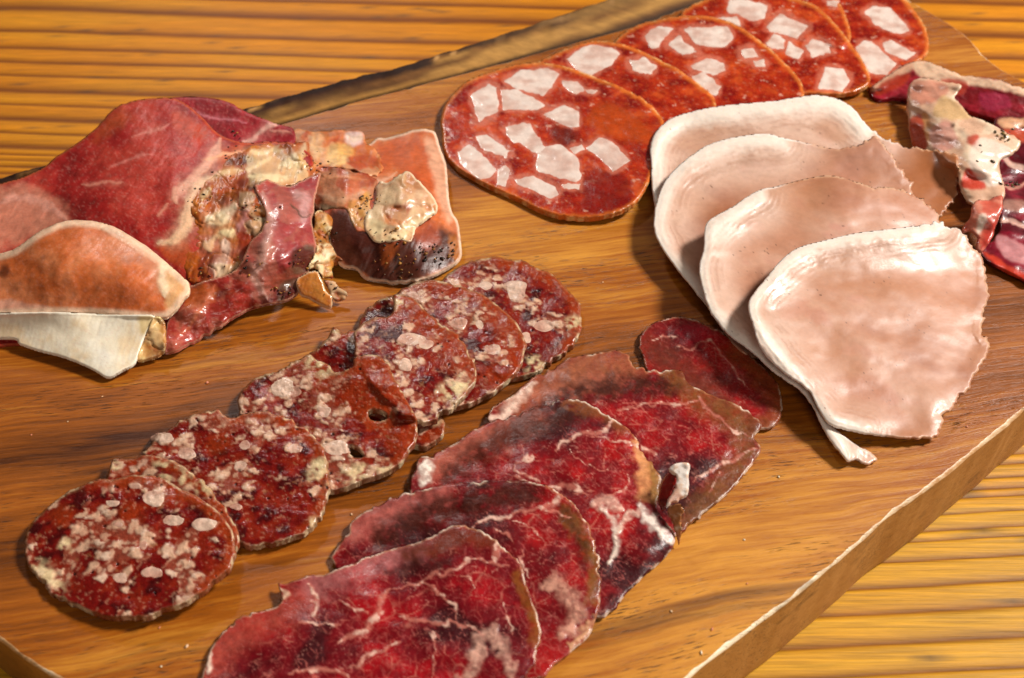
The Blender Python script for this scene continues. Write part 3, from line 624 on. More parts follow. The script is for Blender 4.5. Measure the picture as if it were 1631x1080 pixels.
# ------------------------------------------------------------------ dark red dry-cured slices
def cop_col(seed, veins=(), fringe=(), band=(), brown=(), base='6c0810', bright='9c1416', fats=(), rim='b88058', patches=(), net=.5):
    def f(c):
        u, v = c.U, c.V; n1 = fbm(u / 16, v / 16, 3, seed); n2 = fbm(u / 3, v / 3, 4, seed + 3); n3 = fbm(u / 1.1, v / 1.1, 2, seed + 6)
        rgb = np.broadcast_to(lin(base), c.X.shape + (3,)) * 1.0
        rgb = mix(rgb, bright, smooth(n1 + .3 * n2, -.1, .5)); rgb = mix(rgb, '3c040a', smooth(-n1 + .25 * n2, .1, .55))
        wx = 2.2 * fbm(u / 7, v / 7, 3, seed + 8); wy = 2.2 * fbm(u / 7, v / 7, 3, seed + 9)
        rd = np.abs(fbm((u + wx) / 8, (v + wy) / 5, 3, seed + 10)); rgb = mix(rgb, 'c86a60', (1 - smooth(rd, .0, .045)) * net * smooth(n2, -.3, .3))
        f1, f2, _ = worley((u + wx) / 9, (v + wy) / 7, seed); rgb = mix(rgb, 'c87866', (1 - smooth(f2 - f1, .0, .06)) * net * 1.2 * smooth(n2 + n1, -.3, .4)); f1, f2, _ = worley((u + 1.6 * wx) / 4.5, (v + 1.6 * wy) / 3.2, seed + 4); rgb = mix(rgb, 'a84840', (1 - smooth(f2 - f1, .0, .10)) * net * smooth(n1 - n2, -.3, .4))
        rd = np.abs(fbm((u * .9 + v * .4 + wx) / 1.5, (v - u * .4) / 6, 2, seed + 15)); rgb = mix(rgb, 'c0605a', (1 - smooth(rd, .0, .07)) * .34)
        rd = np.abs(fbm((u * .5 - v * .8 + 2 * wx) / 1.2, (v * .5 + u * .8) / 8, 2, seed + 16)); rgb = mix(rgb, 'dc9888', (1 - smooth(rd, .0, .04)) * .4 * smooth(n2, -.2, .4))
        for p, wd, col, a in fringe: rgb = mix(rgb, col, vein(c, p, wd, .9, 9, seed, .2) * a * (1 + .35 * n2 + .3 * n3))
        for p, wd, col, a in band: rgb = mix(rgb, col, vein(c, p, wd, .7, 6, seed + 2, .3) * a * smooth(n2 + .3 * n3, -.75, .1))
        for p, col, a in patches: rgb = mix(rgb, col, blob(c, p, 7, 5, seed) * a)
        h = .05 * n2 + .03 * n3
        for k, (p, wd) in enumerate(veins):
            m = vein(c, p, wd * .72, .8, 8, seed + k); rgb = mix(rgb, 'c07060', m * .75); rgb = mix(rgb, 'ecc4b0', m * smooth(n2 + .4 * n3, -.05, .35) * .75); h = h + .1 * m
        for p, wd, col in fats:
            m = vein(c, p, wd * 1.1, .8, 9, seed + 7) * (.55 + .45 * smooth(n2 + n3, -.4, .3)); rgb = mix(rgb, col, m * .95); h = h + .25 * m
        rm = 1 - smooth(c.D, .5, 4.0 + 4 * n2); rgb = mix(rgb, rim, rm * .6 * smooth(n1 + n2, -.5, .2))
        rgb = mix(rgb, 'f0dcc8', (1 - smooth(c.D, .6, 3)) * smooth(n2, .0, .3) * .8)
        return rgb, dict(h=h + .22 * fbm(u / 8, v / 8, 2, seed + 12), gloss=.45 + .5 * n1)
    return f
CG = 'overlapping slices of dark red dry-cured meat'
def coppa(outline, zc, label, seed, thick=1.1, parts=None, **kw):
    root = empty('cured_meat_slice', base_loc(outline), label, 'cured meat', CG)
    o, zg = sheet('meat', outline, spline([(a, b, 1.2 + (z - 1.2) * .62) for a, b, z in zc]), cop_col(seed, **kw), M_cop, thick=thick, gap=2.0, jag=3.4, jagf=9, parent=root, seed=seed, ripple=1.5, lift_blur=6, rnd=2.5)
    return root, zg
def curl_col(seed, a='f0dccb', b='c8705c', c_='8c1c18'):
    def f(c):
        n = fbm(c.U / 3, c.V / 3, 3, seed); rgb = np.broadcast_to(lin(a), c.X.shape + (3,)) * 1.0
        rgb = mix(rgb, b, smooth(n, .1, .5)); rgb = mix(rgb, c_, smooth(fbm(c.U / 6, c.V / 6, 2, seed + 3), .25, .5) * .8)
        return rgb, dict(h=.5 * n, gloss=.9)
    return f
coppa([(1018, 545), (1021, 532), (1039, 517), (1077, 506), (1115, 512), (1149, 531), (1191, 565), (1233, 602), (1247, 642), (1240, 670), (1210, 682), (1100, 670), (1040, 605)],
    [(1020, 540, 3), (1115, 512, 6), (1247, 642, 1.6), (1100, 660, 1.6)], 'rearmost dark red slice, smooth and brownish, beside the pale roast', 21,
    veins=((ZB((1150, 150), (1200, 172), (1280, 135), (1340, 190), (1440, 330)), 3), (ZB((1040, 135), (1100, 118), (1150, 125)), 2.5)), fringe=((ZB((1010, 150), (1100, 220), (1250, 330), (1400, 480)), 50, '6a2c1c', .7), (ZB((1400, 180), (1560, 330), (1590, 460), (1500, 520)), 40, '8c4420', .75)),
    patches=((ZB((1160, 80), (1260, 80), (1300, 120), (1200, 150)), 'b01428', .7),), base='6c1014', net=.25)
coppa([(777, 673), (781, 664), (784, 653), (800, 640), (819, 631), (841, 609), (870, 590), (906, 573), (945, 563), (985, 559), (999, 565), (1019, 586), (1043, 591), (1081, 587), (1093, 597), (1097, 608), (1119, 622), (1146, 634), (1172, 645), (1210, 676), (1200, 696), (1211, 718), (1190, 746), (1153, 792), (1115, 822), (1085, 845), (1030, 890), (950, 860), (850, 800), (770, 730)],
    [(780, 670, 4), (900, 580, 7), (1080, 588, 9), (1210, 700, 3), (1085, 845, 1.6), (900, 750, 4), (1000, 640, 9)], 'second dark red slice from the back with torn brown upper fringe', 22,
    fringe=((ZB((480, 400), (620, 320), (800, 250), (960, 240)), 60, 'a05a3c', .8), (ZB((560, 380), (700, 330), (900, 300)), 22, 'c07058', .5), (ZB((1130, 280), (1220, 350), (1330, 420), (1420, 500), (1440, 620), (1340, 760), (1200, 900)), 44, '7a4a24', .75)),
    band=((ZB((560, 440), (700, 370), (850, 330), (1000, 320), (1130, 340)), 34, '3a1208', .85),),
    veins=((ZB((900, 425), (980, 412), (1060, 402), (1180, 405), (1250, 370)), 5), (ZB((1250, 370), (1290, 430), (1350, 470), (1440, 540)), 5), (ZB((1000, 575), (1060, 620)), 9), (ZB((1220, 722), (1320, 672), (1440, 602), (1490, 592)), 7), (ZB((1290, 780), (1330, 690)), 3)),
    fats=((ZB((375, 475), (420, 455), (490, 380), (560, 320)), 16, 'ecc8b4'),))
coppa([(655, 772), (663, 750), (669, 729), (689, 730), (694, 722), (716, 710), (765, 680), (830, 661), (868, 643), (890, 634), (912, 635), (944, 643), (971, 664), (993, 676), (1010, 692), (1024, 715), (1050, 755), (1052, 786), (1046, 806), (1060, 830), (1075, 852), (1068, 880), (1030, 916), (990, 955), (950, 985), (850, 960), (740, 900), (660, 830)],
    [(660, 760, 3.5), (780, 690, 7), (905, 640, 13), (1050, 760, 6), (1070, 870, 1.6), (950, 960, 1.6), (850, 780, 8), (940, 720, 11)], 'third dark red slice from the back with a peach right edge and white ends', 23,
    fringe=((ZB((130, 690), (230, 610), (400, 520), (560, 470)), 44, 'b4604c', .8), (ZB((1010, 600), (1050, 700), (1060, 790)), 22, 'a07038', .8), (ZB((980, 560), (1010, 680), (1010, 800)), 16, 'dc9460', .85)),
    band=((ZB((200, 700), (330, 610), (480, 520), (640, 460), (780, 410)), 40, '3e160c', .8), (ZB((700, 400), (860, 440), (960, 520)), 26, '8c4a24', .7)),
    veins=((ZB((640, 590), (700, 552), (760, 532), (850, 512), (890, 470)), 7), (ZB((560, 622), (500, 640), (470, 670), (490, 692), (570, 722)), 6), (ZB((780, 540), (900, 560), (990, 590)), 2.5), (ZB((480, 702), (600, 760), (700, 742), (780, 790)), 8), (ZB((700, 600), (760, 650), (860, 690)), 2), (ZB((800, 800), (900, 780), (960, 700)), 3)),
    fats=((ZB((800, 830), (860, 815), (930, 850)), 12, 'e8b8a4'), (ZB((850, 840), (890, 900), (905, 1000), (870, 1075)), 9, 'f2dcca'), (ZB((1000, 830), (1060, 910), (1130, 985)), 13, 'f6e4d6'), (ZB((1005, 840), (950, 880), (900, 950)), 6, 'e8c0ac'), (ZB((82, 650), (105, 690), (70, 745)), 15, 'f4e6d6')),
    base='760a12', bright='a81414')
coppa([(533, 896), (547, 858), (556, 850), (563, 830), (600, 806), (650, 785), (700, 772), (760, 766), (830, 764), (880, 777), (915, 804), (940, 850), (955, 893), (950, 908), (957, 922), (953, 972), (931, 1020), (887, 1056), (850, 1085), (700, 1050), (600, 970)],
    [(540, 880, 3), (650, 800, 7), (850, 768, 13), (955, 900, 6), (950, 975, 2.5), (870, 1060, 1.6), (750, 850, 8)], 'fourth dark red slice from the back with a thick white fat patch at lower right', 24,
    fringe=((Z8((640, 170), (760, 100), (880, 60), (1000, 20)), 42, 'b05a50', .8), (Z8((1480, 90), (1560, 190), (1600, 300), (1590, 440)), 24, '7c4a1e', .85)),
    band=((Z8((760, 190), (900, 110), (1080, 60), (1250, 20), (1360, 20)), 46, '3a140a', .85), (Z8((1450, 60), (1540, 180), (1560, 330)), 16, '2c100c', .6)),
    veins=((Z8((1110, 165), (1160, 122), (1230, 112), (1330, 80), (1400, 70), (1500, 112)), 6), (Z8((1385, 75), (1460, 45), (1480, 0)), 8), (Z8((1270, 120), (1350, 150), (1390, 200)), 2.2), (Z8((1200, 150), (1270, 200)), 3), (Z8((1300, 230), (1340, 350)), 2)),
    fats=((Z8((1400, 380), (1450, 375), (1500, 430), (1520, 510), (1480, 580)), 24, 'd0947e'), (Z8((1500, 620), (1560, 560), (1610, 490)), 9, 'd8a078')))
coppa([(322, 1085), (330, 1050), (335, 1034), (345, 1020), (357, 1003), (385, 985), (413, 975), (446, 960), (444, 944), (442, 928), (458, 930), (494, 916), (510, 917), (545, 903), (583, 889), (632, 876), (660, 868), (689, 856), (712, 842), (731, 837), (765, 845), (787, 858), (806, 873), (830, 898), (846, 948), (859, 1005), (854, 1045), (838, 1080), (800, 1140), (600, 1220), (400, 1200), (310, 1140)],
    [(330, 1060, 1.6), (450, 940, 4), (600, 885, 8), (740, 842, 12), (840, 940, 9), (858, 1010, 5), (838, 1080, 2.5), (620, 1000, 6), (560, 950, 8), (700, 900, 12), (450, 1080, 4), (500, 1200, 1.6)], 'frontmost dark red slice cut off by the bottom of the photo, white veins across it', 25,
    fringe=((Z8((90, 700), (180, 580), (330, 500), (480, 420)), 46, 'a84436', .7), (Z8((480, 400), (600, 330), (760, 270), (900, 230)), 40, 'b06a68', .65), (Z8((1290, 330), (1360, 500), (1375, 640)), 18, '8a4a1c', .85)),
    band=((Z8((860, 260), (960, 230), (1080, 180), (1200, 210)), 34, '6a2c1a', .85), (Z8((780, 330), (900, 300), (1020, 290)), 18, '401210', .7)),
    veins=((Z8((800, 390), (880, 372), (970, 336), (1060, 310), (1130, 268), (1250, 312)), 6), (Z8((1205, 280), (1225, 200)), 10), (Z8((800, 385), (770, 420), (740, 500), (680, 560), (600, 602)), 13), (Z8((860, 370), (930, 372), (1000, 410), (1050, 460), (1060, 512)), 4.5), (Z8((830, 508), (940, 512), (1060, 530), (1170, 565)), 7),
     (Z8((600, 440), (650, 462), (710, 492)), 4), (Z8((440, 520), (520, 526), (600, 530)), 4), (Z8((640, 702), (720, 650), (830, 600)), 7), (Z8((400, 720), (520, 700), (640, 741)), 8), (Z8((480, 380), (500, 450), (480, 500)), 8), (Z8((1060, 330), (1110, 350), (1130, 400)), 2), (Z8((960, 560), (970, 640), (960, 741)), 2.5), (Z8((1230, 440), (1260, 500), (1270, 570)), 2)),
    fats=((Z8((1060, 760), (1120, 690), (1150, 600), (1185, 572), (1235, 620), (1262, 700), (1262, 760)), 18, 'd09c88'), (Z8((358, 370), (375, 420), (360, 450)), 8, 'e8c4a4'), (Z8((80, 640), (85, 680), (70, 730)), 10, 'f0d4c0')),
    base='6c0812', bright='a01018')
# white curled fat standing up between the slices
r = empty('fat_curl', base_loc(ZD((760, 300))), 'curled strip of white fat standing on the second dark red slice', 'fat strip')
sheet('fat', ZD((715, 180), (760, 145), (830, 140), (846, 165), (835, 230), (840, 300), (825, 350), (785, 365), (770, 390), (740, 380), (700, 420), (715, 360), (750, 290), (760, 220), (735, 205)), spline([(1070, 740, 16), (1096, 740, 17), (1090, 790, 10), (1065, 805, 9)]), curl_col(3, 'f4e8de', 'e8c8b0', 'd8a088'), M_fat, thick=1.5, parent=r, drape=False, jag=1.2, jagf=5)
sheet('lean', ZD((680, 250), (710, 205), (745, 205), (758, 240), (745, 300), (715, 360), (700, 420), (670, 440), (650, 380), (660, 300)), spline([(1065, 760, 12), (1075, 755, 14), (1055, 810, 7)]), curl_col(4, '8a1a14', 'a83c24', '4c0c0c'), M_cop, thick=1.2, parent=r, drape=False, jag=1)
sheet('dry_tail', ZD((705, 430), (740, 400), (790, 400), (810, 440), (795, 470), (790, 560), (775, 650), (765, 600), (740, 520), (710, 460)), spline([(1080, 805, 11), (1088, 820, 10), (1080, 868, 2)]), curl_col(5, 'b07040', 'e8d0b0', '6a2c14'), M_cop, thick=1.2, parent=r, drape=False, jag=1.5, jagf=4)

# ------------------------------------------------------------------ folded bacon-like slices, right
def bac_col(seed, a='8c1420', b='b8344a', rimw=0, rimc='ecc4a0', blobs=(), veins=(), gl=.8):
    def f(c):
        n1 = fbm(c.U / 10, c.V / 10, 3, seed); n2 = fbm(c.U / 2.6, c.V / 2.6, 3, seed + 3)
        rgb = np.broadcast_to(lin(a), c.X.shape + (3,)) * 1.0; rgb = mix(rgb, b, smooth(n1 + .3 * n2, -.1, .5))
        for p, col, k in blobs: rgb = mix(rgb, col, blob(c, p, 3, 3, seed) * k)
        for p, wd, col in veins: rgb = mix(rgb, col, vein(c, p, wd, .4, 3, seed))
        if rimw: rgb = mix(rgb, rimc, 1 - smooth(c.D, rimw * .6, rimw * 1.3))
        return rgb, dict(h=.12 * n2 + .3 * n1, gloss=gl)
    return f
r = empty('bacon_slice', base_loc([(1560, 160)]), 'folded red slice with a white fat edge, farthest right beside the board end', 'cured meat', 'folded fatty slices at the right')
sheet('meat', [(1383, 143), (1400, 128), (1425, 112), (1450, 99), (1475, 98), (1500, 106), (1525, 117), (1545, 121), (1587, 127), (1631, 141), (1720, 172), (1720, 225), (1631, 198), (1587, 192), (1557, 184), (1520, 170), (1470, 165), (1430, 158), (1395, 160)],
    spline([(1385, 143, 2), (1460, 100, 13), (1540, 122, 12), (1631, 142, 12), (1540, 165, 4), (1590, 188, 3), (1430, 155, 3), (1720, 200, 4)]), bac_col(31, '7c1018', 'a01c2c', blobs=(
    ([(1385, 145), (1420, 112), (1460, 100), (1475, 108), (1450, 112), (1415, 135)], 'e4b090', .9), ([(1455, 96), (1490, 100), (1540, 118), (1631, 138), (1720, 168), (1720, 185), (1631, 152), (1540, 134), (1490, 128), (1460, 118)], 'e8c0a0', .95),
    ([(1500, 124), (1540, 130), (1535, 150), (1510, 148)], 'b83c28', .8), ([(1395, 140), (1430, 120), (1450, 118), (1440, 135), (1400, 152)], 'a83018', .9), ([(1560, 150), (1600, 150), (1610, 170), (1570, 175)], 'b03050', .6))), M_ham, thick=2.2, jag=1.5, parent=r)
r = empty('bacon_slice', base_loc([(1600, 330)]), 'dark red fatty slice at the right picture edge, below the crumpled fat fold', 'cured meat', 'folded fatty slices at the right')
sheet('meat', [(1585, 190), (1631, 186), (1720, 200), (1720, 490), (1631, 447), (1600, 432), (1566, 410), (1560, 395), (1590, 370), (1588, 300), (1590, 240)],
    spline([(1585, 190, 9), (1631, 187, 10), (1600, 300, 7), (1720, 300, 6), (1631, 445, 2.4), (1565, 405, 3)]), bac_col(33, '5c0a18', '861428', blobs=(([(1590, 192), (1640, 188), (1720, 200), (1720, 212), (1631, 202), (1600, 205)], 'e0a880', .9), ([(1600, 205), (1640, 210), (1640, 225), (1610, 222)], 'c04828', .8),
    ([(1594, 318), (1640, 322), (1640, 340), (1594, 332)], 'b08070', .8), ([(1585, 375), (1610, 380), (1640, 400), (1640, 420), (1600, 410)], 'd89898', .7), ([(1565, 400), (1631, 436), (1640, 450), (1631, 448), (1600, 435)], 'c83c24', .9)), veins=(([(1592, 240), (1610, 262), (1640, 270)], 7, 'd8b0a0'), ([(1590, 290), (1615, 300), (1640, 290)], 5, 'c88878'), ([(1585, 352), (1610, 352), (1640, 362)], 6, 'd8a898'))), M_ham, thick=1.6, ripple=3.0, jag=1.8, parent=r)
for pts in ((1612, 222, 5), (1596, 300, 4)): pass
r2 = empty('bacon_slice', base_loc([(1540, 270)]), 'crumpled slice standing up in white and pink folds beside the pale roast', 'cured meat', 'folded fatty slices at the right')
sheet('fat_fold', [(1446, 152), (1450, 134), (1468, 124), (1500, 128), (1531, 134), (1522, 148), (1520, 158), (1532, 172), (1545, 184), (1560, 190), (1590, 204), (1612, 216), (1624, 228), (1612, 244), (1590, 262), (1600, 300), (1594, 322), (1570, 330), (1545, 325), (1528, 300), (1526, 275), (1510, 262), (1490, 245), (1470, 240), (1456, 236), (1449, 205)],
    spline([(1448, 150, 9), (1500, 128, 17), (1545, 185, 17), (1620, 228, 16), (1456, 236, 4), (1500, 210, 15), (1560, 240, 17), (1530, 290, 10), (1598, 310, 10)]), bac_col(35, 'dcae90', 'eed2b4', blobs=(
    (ZR((260, 250), (480, 240), (540, 330), (380, 420), (260, 400)), 'd88870', .8), (ZR((240, 540), (330, 510), (360, 640), (370, 780), (250, 760)), 'b8381c', .9), (ZR((330, 500), (390, 520), (400, 700), (370, 720)), 'd89048', .7), (ZR((400, 620), (560, 560), (600, 760), (430, 780)), 'd89084', .7), (ZR((700, 670), (780, 660), (770, 740), (700, 740)), 'c0402c', .9),
    (ZR((480, 360), (560, 380), (720, 520), (560, 540), (420, 500)), 'd8b070', .6), (ZR((655, 980), (700, 930), (790, 970), (830, 1080), (650, 1080)), 'd0402c', .95), (ZR((565, 570), (590, 570), (590, 600), (565, 600)), '3a2010', .9), (ZR((760, 700), (880, 700), (1050, 800), (900, 900), (950, 1000), (860, 1060), (700, 900)), 'f0dccc', .7)), gl=.55), M_fat, thick=1.6, jag=2.0, parent=r2, ripple=2.2)
sheet('lower_fold', [(1550, 322), (1575, 318), (1596, 312), (1595, 340), (1585, 365), (1578, 385), (1562, 403), (1553, 396), (1556, 378), (1545, 368), (1536, 372), (1530, 366), (1545, 345)],
    spline([(1560, 322, 13), (1594, 320, 13), (1558, 400, 3), (1535, 368, 5), (1570, 360, 10)]), bac_col(36, 'cc5c48', 'e09078', blobs=(([(1560, 340), (1572, 345), (1562, 372), (1555, 365)], 'f0dcc8', .9), ([(1570, 370), (1588, 350), (1578, 385), (1562, 400)], 'c83c30', .8))), M_ham, thick=1.6, jag=1.6, parent=r2, ripple=2.0)

# ------------------------------------------------------------------ pale roast pork
def pork_col(seed, rim_w, rimseg, tan=(), arcs=()):
    def f(c):
        u, v = c.U, c.V; n1 = fbm(u / 18, v / 18, 3, seed); n2 = fbm(u / 4, v / 4, 3, seed + 3); n3 = fbm(u / 1.5, v / 1.5, 2, seed + 5)
        rgb = np.broadcast_to(lin('bb8468'), c.X.shape + (3,)) * 1.0
        rgb = mix(rgb, 'cea088', smooth(n1 + .12 * n2, -.2, .7)); rgb = mix(rgb, '98583a', smooth(-n1 + .1 * n2, .1, .7) * .6); rgb = mix(rgb, 'c47c6c', smooth(n1 - .1 * n2, .25, .6) * .4)
        for p, col, a in tan: rgb = mix(rgb, col, blob(c, p, 14, 9, seed) * a)  # tan tones of the meat, plus browns painted in as shade
        d, par = seg_dist(c.X + 6 * n1, c.Y + 6 * n2, catmull(rimseg, 5, False))
        rgb = mix(rgb, 'e6cab8', (1 - smooth(d, rim_w, rim_w * 4.5)) * .6); rgb = mix(rgb, 'b4764e', smooth(fbm(u / 30, v / 30, 2, seed + 60), -.05, .5) * .45)
        st = np.sin((d + 3 * n1) * .75) * smooth(n2, -.4, .2)
        rgb = mix(rgb, 'b08070', smooth(st, .3, .9) * (1 - smooth(d, rim_w, rim_w * 3.6)) * .4)
        rgb = mix(rgb, 'f0e2d4', (1 - smooth(d, rim_w * .1, rim_w * 1.15)) * .9)
        nr = 1 - smooth(d, rim_w * 1.5, rim_w * 3); rgb = mix(rgb, 'f2e6dc', (1 - smooth(c.D, .5, 4)) * nr); rgb = mix(rgb, 'd8ae8c', (1 - smooth(c.D, .5, 4)) * (1 - nr) * smooth(n3 + n2, -.4, .3) * .8)
        sp = smooth(fbm(u / .9, v / .9, 2, seed + 12), .62, .72) * smooth(fbm(u / 8, v / 8, 2, seed + 13), .2, .5); rgb = mix(rgb, '5a3a24', sp * .8)
        dr = d / 3.2; rgb = mix(rgb, 'a8785c', np.exp(-((d - rim_w * 1.5) / 9) ** 2) * smooth(n1 + .4 * n2, -.4, .3) * .45)
        d0, _ = seg_dist(c.X, c.Y, catmull(rimseg, 5, False)); d1 = d0 + 16 * fbm(c.X / 110, c.Y / 110, 2, seed + 50)
        h = .9 * np.exp(-(d0 / (rim_w * 1.2)) ** 2) + .8 * np.cos(d1 / 22) * np.exp(-d0 / 110) * smooth(c.D, 0, 14) + 1.1 * fbm(c.X / 120, c.Y / 120, 2, seed + 70) * smooth(c.D, 0, 30) + .10 * n1 + .02 * n2 + .12 * smooth(st, -1, 1) * (1 - smooth(d, rim_w, rim_w * 3.2))
        return rgb, dict(h=h, gloss=.45 + .4 * n1)
    return f
def pork(outline, zc, label, seed, rim_w, rimseg, tail=None, **kw):
    root = empty('roast_pork_slice', base_loc(outline), label, 'roast pork', 'overlapping slices of pale roast pork')
    sheet('meat', outline, spline(zc), pork_col(seed, rim_w, rimseg, **kw), M_pork, thick=1.0, jright=7.0, jag=2.0, jagf=7, parent=root, seed=seed, ripple=.5, lift_blur=8, rnd=2.5)
    return root
pork([(1037, 262), (1036, 232), (1048, 206), (1076, 186), (1110, 176), (1146, 169), (1190, 165), (1233, 161), (1270, 155), (1300, 152), (1328, 156), (1352, 167), (1370, 185), (1388, 206), (1410, 219), (1436, 233), (1478, 240), (1519, 243), (1528, 262), (1527, 290), (1519, 320), (1497, 343), (1440, 400), (1300, 430), (1150, 420), (1060, 370), (1040, 310)],
    [(1037, 260, 8), (1100, 178, 12), (1300, 153, 15), (1390, 208, 10), (1520, 245, 8), (1500, 340, 2), (1060, 360, 4), (1300, 250, 9)], 'rearmost pale roast slice with a white fat collar and a brown shaded right end', 41, 26, [(1040, 320), (1040, 235), (1076, 195), (1150, 178), (1290, 162), (1340, 172), (1375, 205)],
    tan=(([(1430, 232), (1530, 240), (1530, 330), (1490, 350), (1420, 300)], 'a05a28', .85),))  # shade over the right end, painted as brown
pork([(1041, 352), (1044, 330), (1052, 304), (1066, 280), (1088, 258), (1117, 236), (1145, 225), (1180, 217), (1222, 213), (1270, 224), (1327, 236), (1362, 232), (1394, 219), (1402, 228), (1420, 247), (1434, 268), (1446, 286), (1453, 306), (1440, 380), (1330, 470), (1240, 560), (1180, 560), (1124, 486), (1100, 455), (1075, 425), (1053, 393), (1043, 372)],
    [(1042, 350, 10), (1117, 236, 15), (1222, 213, 16), (1327, 236, 14), (1394, 220, 18), (1452, 306, 7), (1124, 486, 5), (1250, 330, 9), (1100, 340, 9)], 'second pale roast slice from the back with a pinkish brown right half and rough edge', 42, 22, [(1120, 480), (1060, 400), (1045, 350), (1066, 285), (1117, 243), (1180, 224), (1240, 222)],
    tan=(([(1340, 250), (1400, 230), (1450, 300), (1430, 320), (1340, 290)], 'b88068', .8), ([(1075, 380), (1110, 340), (1160, 330), (1130, 420), (1125, 470)], '9c5a38', .75)))  # second patch paints the shadow left of the next slice's rim
pork([(1124, 358), (1142, 342), (1165, 330), (1204, 305), (1240, 296), (1275, 286), (1315, 279), (1350, 285), (1396, 299), (1430, 300), (1466, 317), (1496, 352), (1480, 420), (1400, 560), (1330, 650), (1318, 672), (1332, 685), (1361, 706), (1397, 727), (1392, 737), (1379, 739), (1365, 733), (1350, 735), (1338, 722), (1326, 707), (1310, 680), (1291, 642), (1270, 618), (1248, 604), (1222, 584), (1200, 562), (1181, 548), (1158, 530), (1140, 509), (1128, 490), (1120, 468), (1114, 440), (1114, 420), (1121, 395)],
    [(1116, 440, 15), (1140, 345, 19), (1260, 292, 19), (1380, 296, 20), (1494, 350, 10), (1181, 550, 10), (1250, 605, 8), (1350, 730, 3), (1390, 732, 2), (1300, 420, 12), (1180, 440, 14)], 'third pale roast slice from the back, its white rim ending in a loose curled tail', 43, 17, [(1345, 728), (1291, 640), (1222, 578), (1150, 515), (1121, 465), (1120, 410), (1135, 362), (1210, 312)],
    tan=(([(1380, 310), (1460, 320), (1490, 350), (1420, 350), (1340, 330)], 'b87c60', .7), ([(1310, 690), (1330, 690), (1390, 725), (1370, 738), (1340, 730)], 'cc9070', .6), ([(1165, 540), (1180, 480), (1210, 430), (1215, 500), (1205, 560)], '90583c', .7)))  # last patch is the front slice's shadow, painted in brown
pork([(1201, 466), (1192, 482), (1193, 500), (1198, 515), (1206, 540), (1216, 561), (1234, 581), (1256, 599), (1275, 612), (1291, 626), (1305, 655), (1321, 676), (1345, 684), (1373, 690), (1425, 696), (1460, 698), (1493, 697), (1499, 684), (1504, 666), (1520, 645), (1542, 620), (1550, 598), (1577, 556), (1568, 530), (1567, 509), (1572, 470), (1572, 428), (1560, 404), (1545, 385), (1530, 366), (1515, 364), (1498, 354), (1465, 359), (1431, 363), (1395, 367), (1361, 371), (1315, 382), (1274, 393), (1248, 410), (1227, 434)],
    [(1195, 490, 20), (1270, 395, 21), (1400, 366, 21), (1500, 356, 19), (1570, 440, 9), (1577, 556, 5), (1495, 697, 3), (1380, 690, 5), (1300, 640, 9), (1400, 520, 12), (1290, 500, 16)], 'frontmost pale roast slice, whole and broad with a crumbly right edge', 44, 17, [(1375, 686), (1320, 668), (1262, 598), (1205, 520), (1200, 480), (1235, 435), (1280, 400), (1360, 378), (1500, 362)],
    tan=(([(1440, 385), (1520, 390), (1560, 450), (1530, 520), (1440, 450)], 'c08060', .6), ([(1300, 600), (1400, 620), (1440, 680), (1330, 670)], 'b87868', .5)))

# ------------------------------------------------------------------ folded roasted ham, left
def ham_col(seed, base, hi, lo, veins=(), blobs=(), rim=None, rimw=5, fiber=(1, .3), crust=0.0, gl=.5, hb=.12):
    def f(c):
        u, v = c.U, c.V; n1 = fbm(u / 20, v / 20, 3, seed); n2 = fbm(u / 4, v / 4, 4, seed + 3); n3 = fbm((u * fiber[0] + v * fiber[1]) / .9, (v * fiber[0] - u * fiber[1]) / 5, 2, seed + 5)
        rgb = np.broadcast_to(lin(base), c.X.shape + (3,)) * 1.0
        rgb = mix(rgb, hi, smooth(n1 + .3 * n2, -.1, .5)); rgb = mix(rgb, lo, smooth(-n1 + .3 * n2, .1, .55)); rgb = mix(rgb, hi, smooth(n3, .1, .6) * .3); sp = fbm(u / .8, v / .8, 2, seed + 9); rgb = mix(rgb, 'dca090', smooth(sp, .2, .6) * .18)
        for p, col, a, s in blobs: rgb = mix(rgb, col, blob(c, p, s, s * .7 + 1, seed) * a)
        h = hb * (n2 + n3)
        for k, (p, wd, col) in enumerate(veins):
            rgb = mix(rgb, col, vein(c, p, wd * 2.4, .9, 6, seed + k + 3, .8) * .2); m = vein(c, p, wd, .7, 5, seed + k, .9); rgb = mix(rgb, col, m * .85); h = h + .15 * m
        if crust:
            wx_ = 3 * fbm(u / 7, v / 7, 3, seed + 30); wy_ = 3 * fbm(u / 7, v / 7, 3, seed + 31)
            cr = fbm((u + wx_) / 8, (v + wy_) / 8, 3, seed + 20); cr2 = fbm(u / 3, v / 3, 3, seed + 21); w_ = np.abs(fbm((u + wx_) / 11, (v + wy_) / 9, 3, seed + 22))
            rgb = mix(rgb, 'e8cc9c', smooth(cr, .02, .18) * crust)
            rgb = mix(rgb, '9c3418', smooth(-cr + .2 * cr2, .08, .3) * .8 * crust)
            rgb = mix(rgb, 'b8641c', (1 - smooth(w_, .02, .12)) * .85 * crust)
            ch = smooth(fbm((u + wx_) / 6, (v + wy_) / 6, 4, seed + 23) - .8 * w_, .10, .26); rgb = mix(rgb, '3a180a', ch * .85 * crust)
            rgb = mix(rgb, 'c88028', smooth(cr2, .25, .5) * .4 * crust * (1 - ch))
            h = h + crust * (1.5 * cr + .4 * cr2 - 1.0 * (1 - smooth(w_, 0, .12)))
        if rim: rgb = mix(rgb, rim, (1 - smooth(c.D, rimw * .5, rimw * 1.3)) * .85)
        return rgb, dict(h=h, gloss=gl + .3 * n1)
    return f
HG = 'folded herb-roasted ham slices'
hamR = empty('roast_ham_slice', base_loc([(640, 380)]), 'folded ham slice with orange top and blackened lower edge beside the front salami', 'ham', HG)
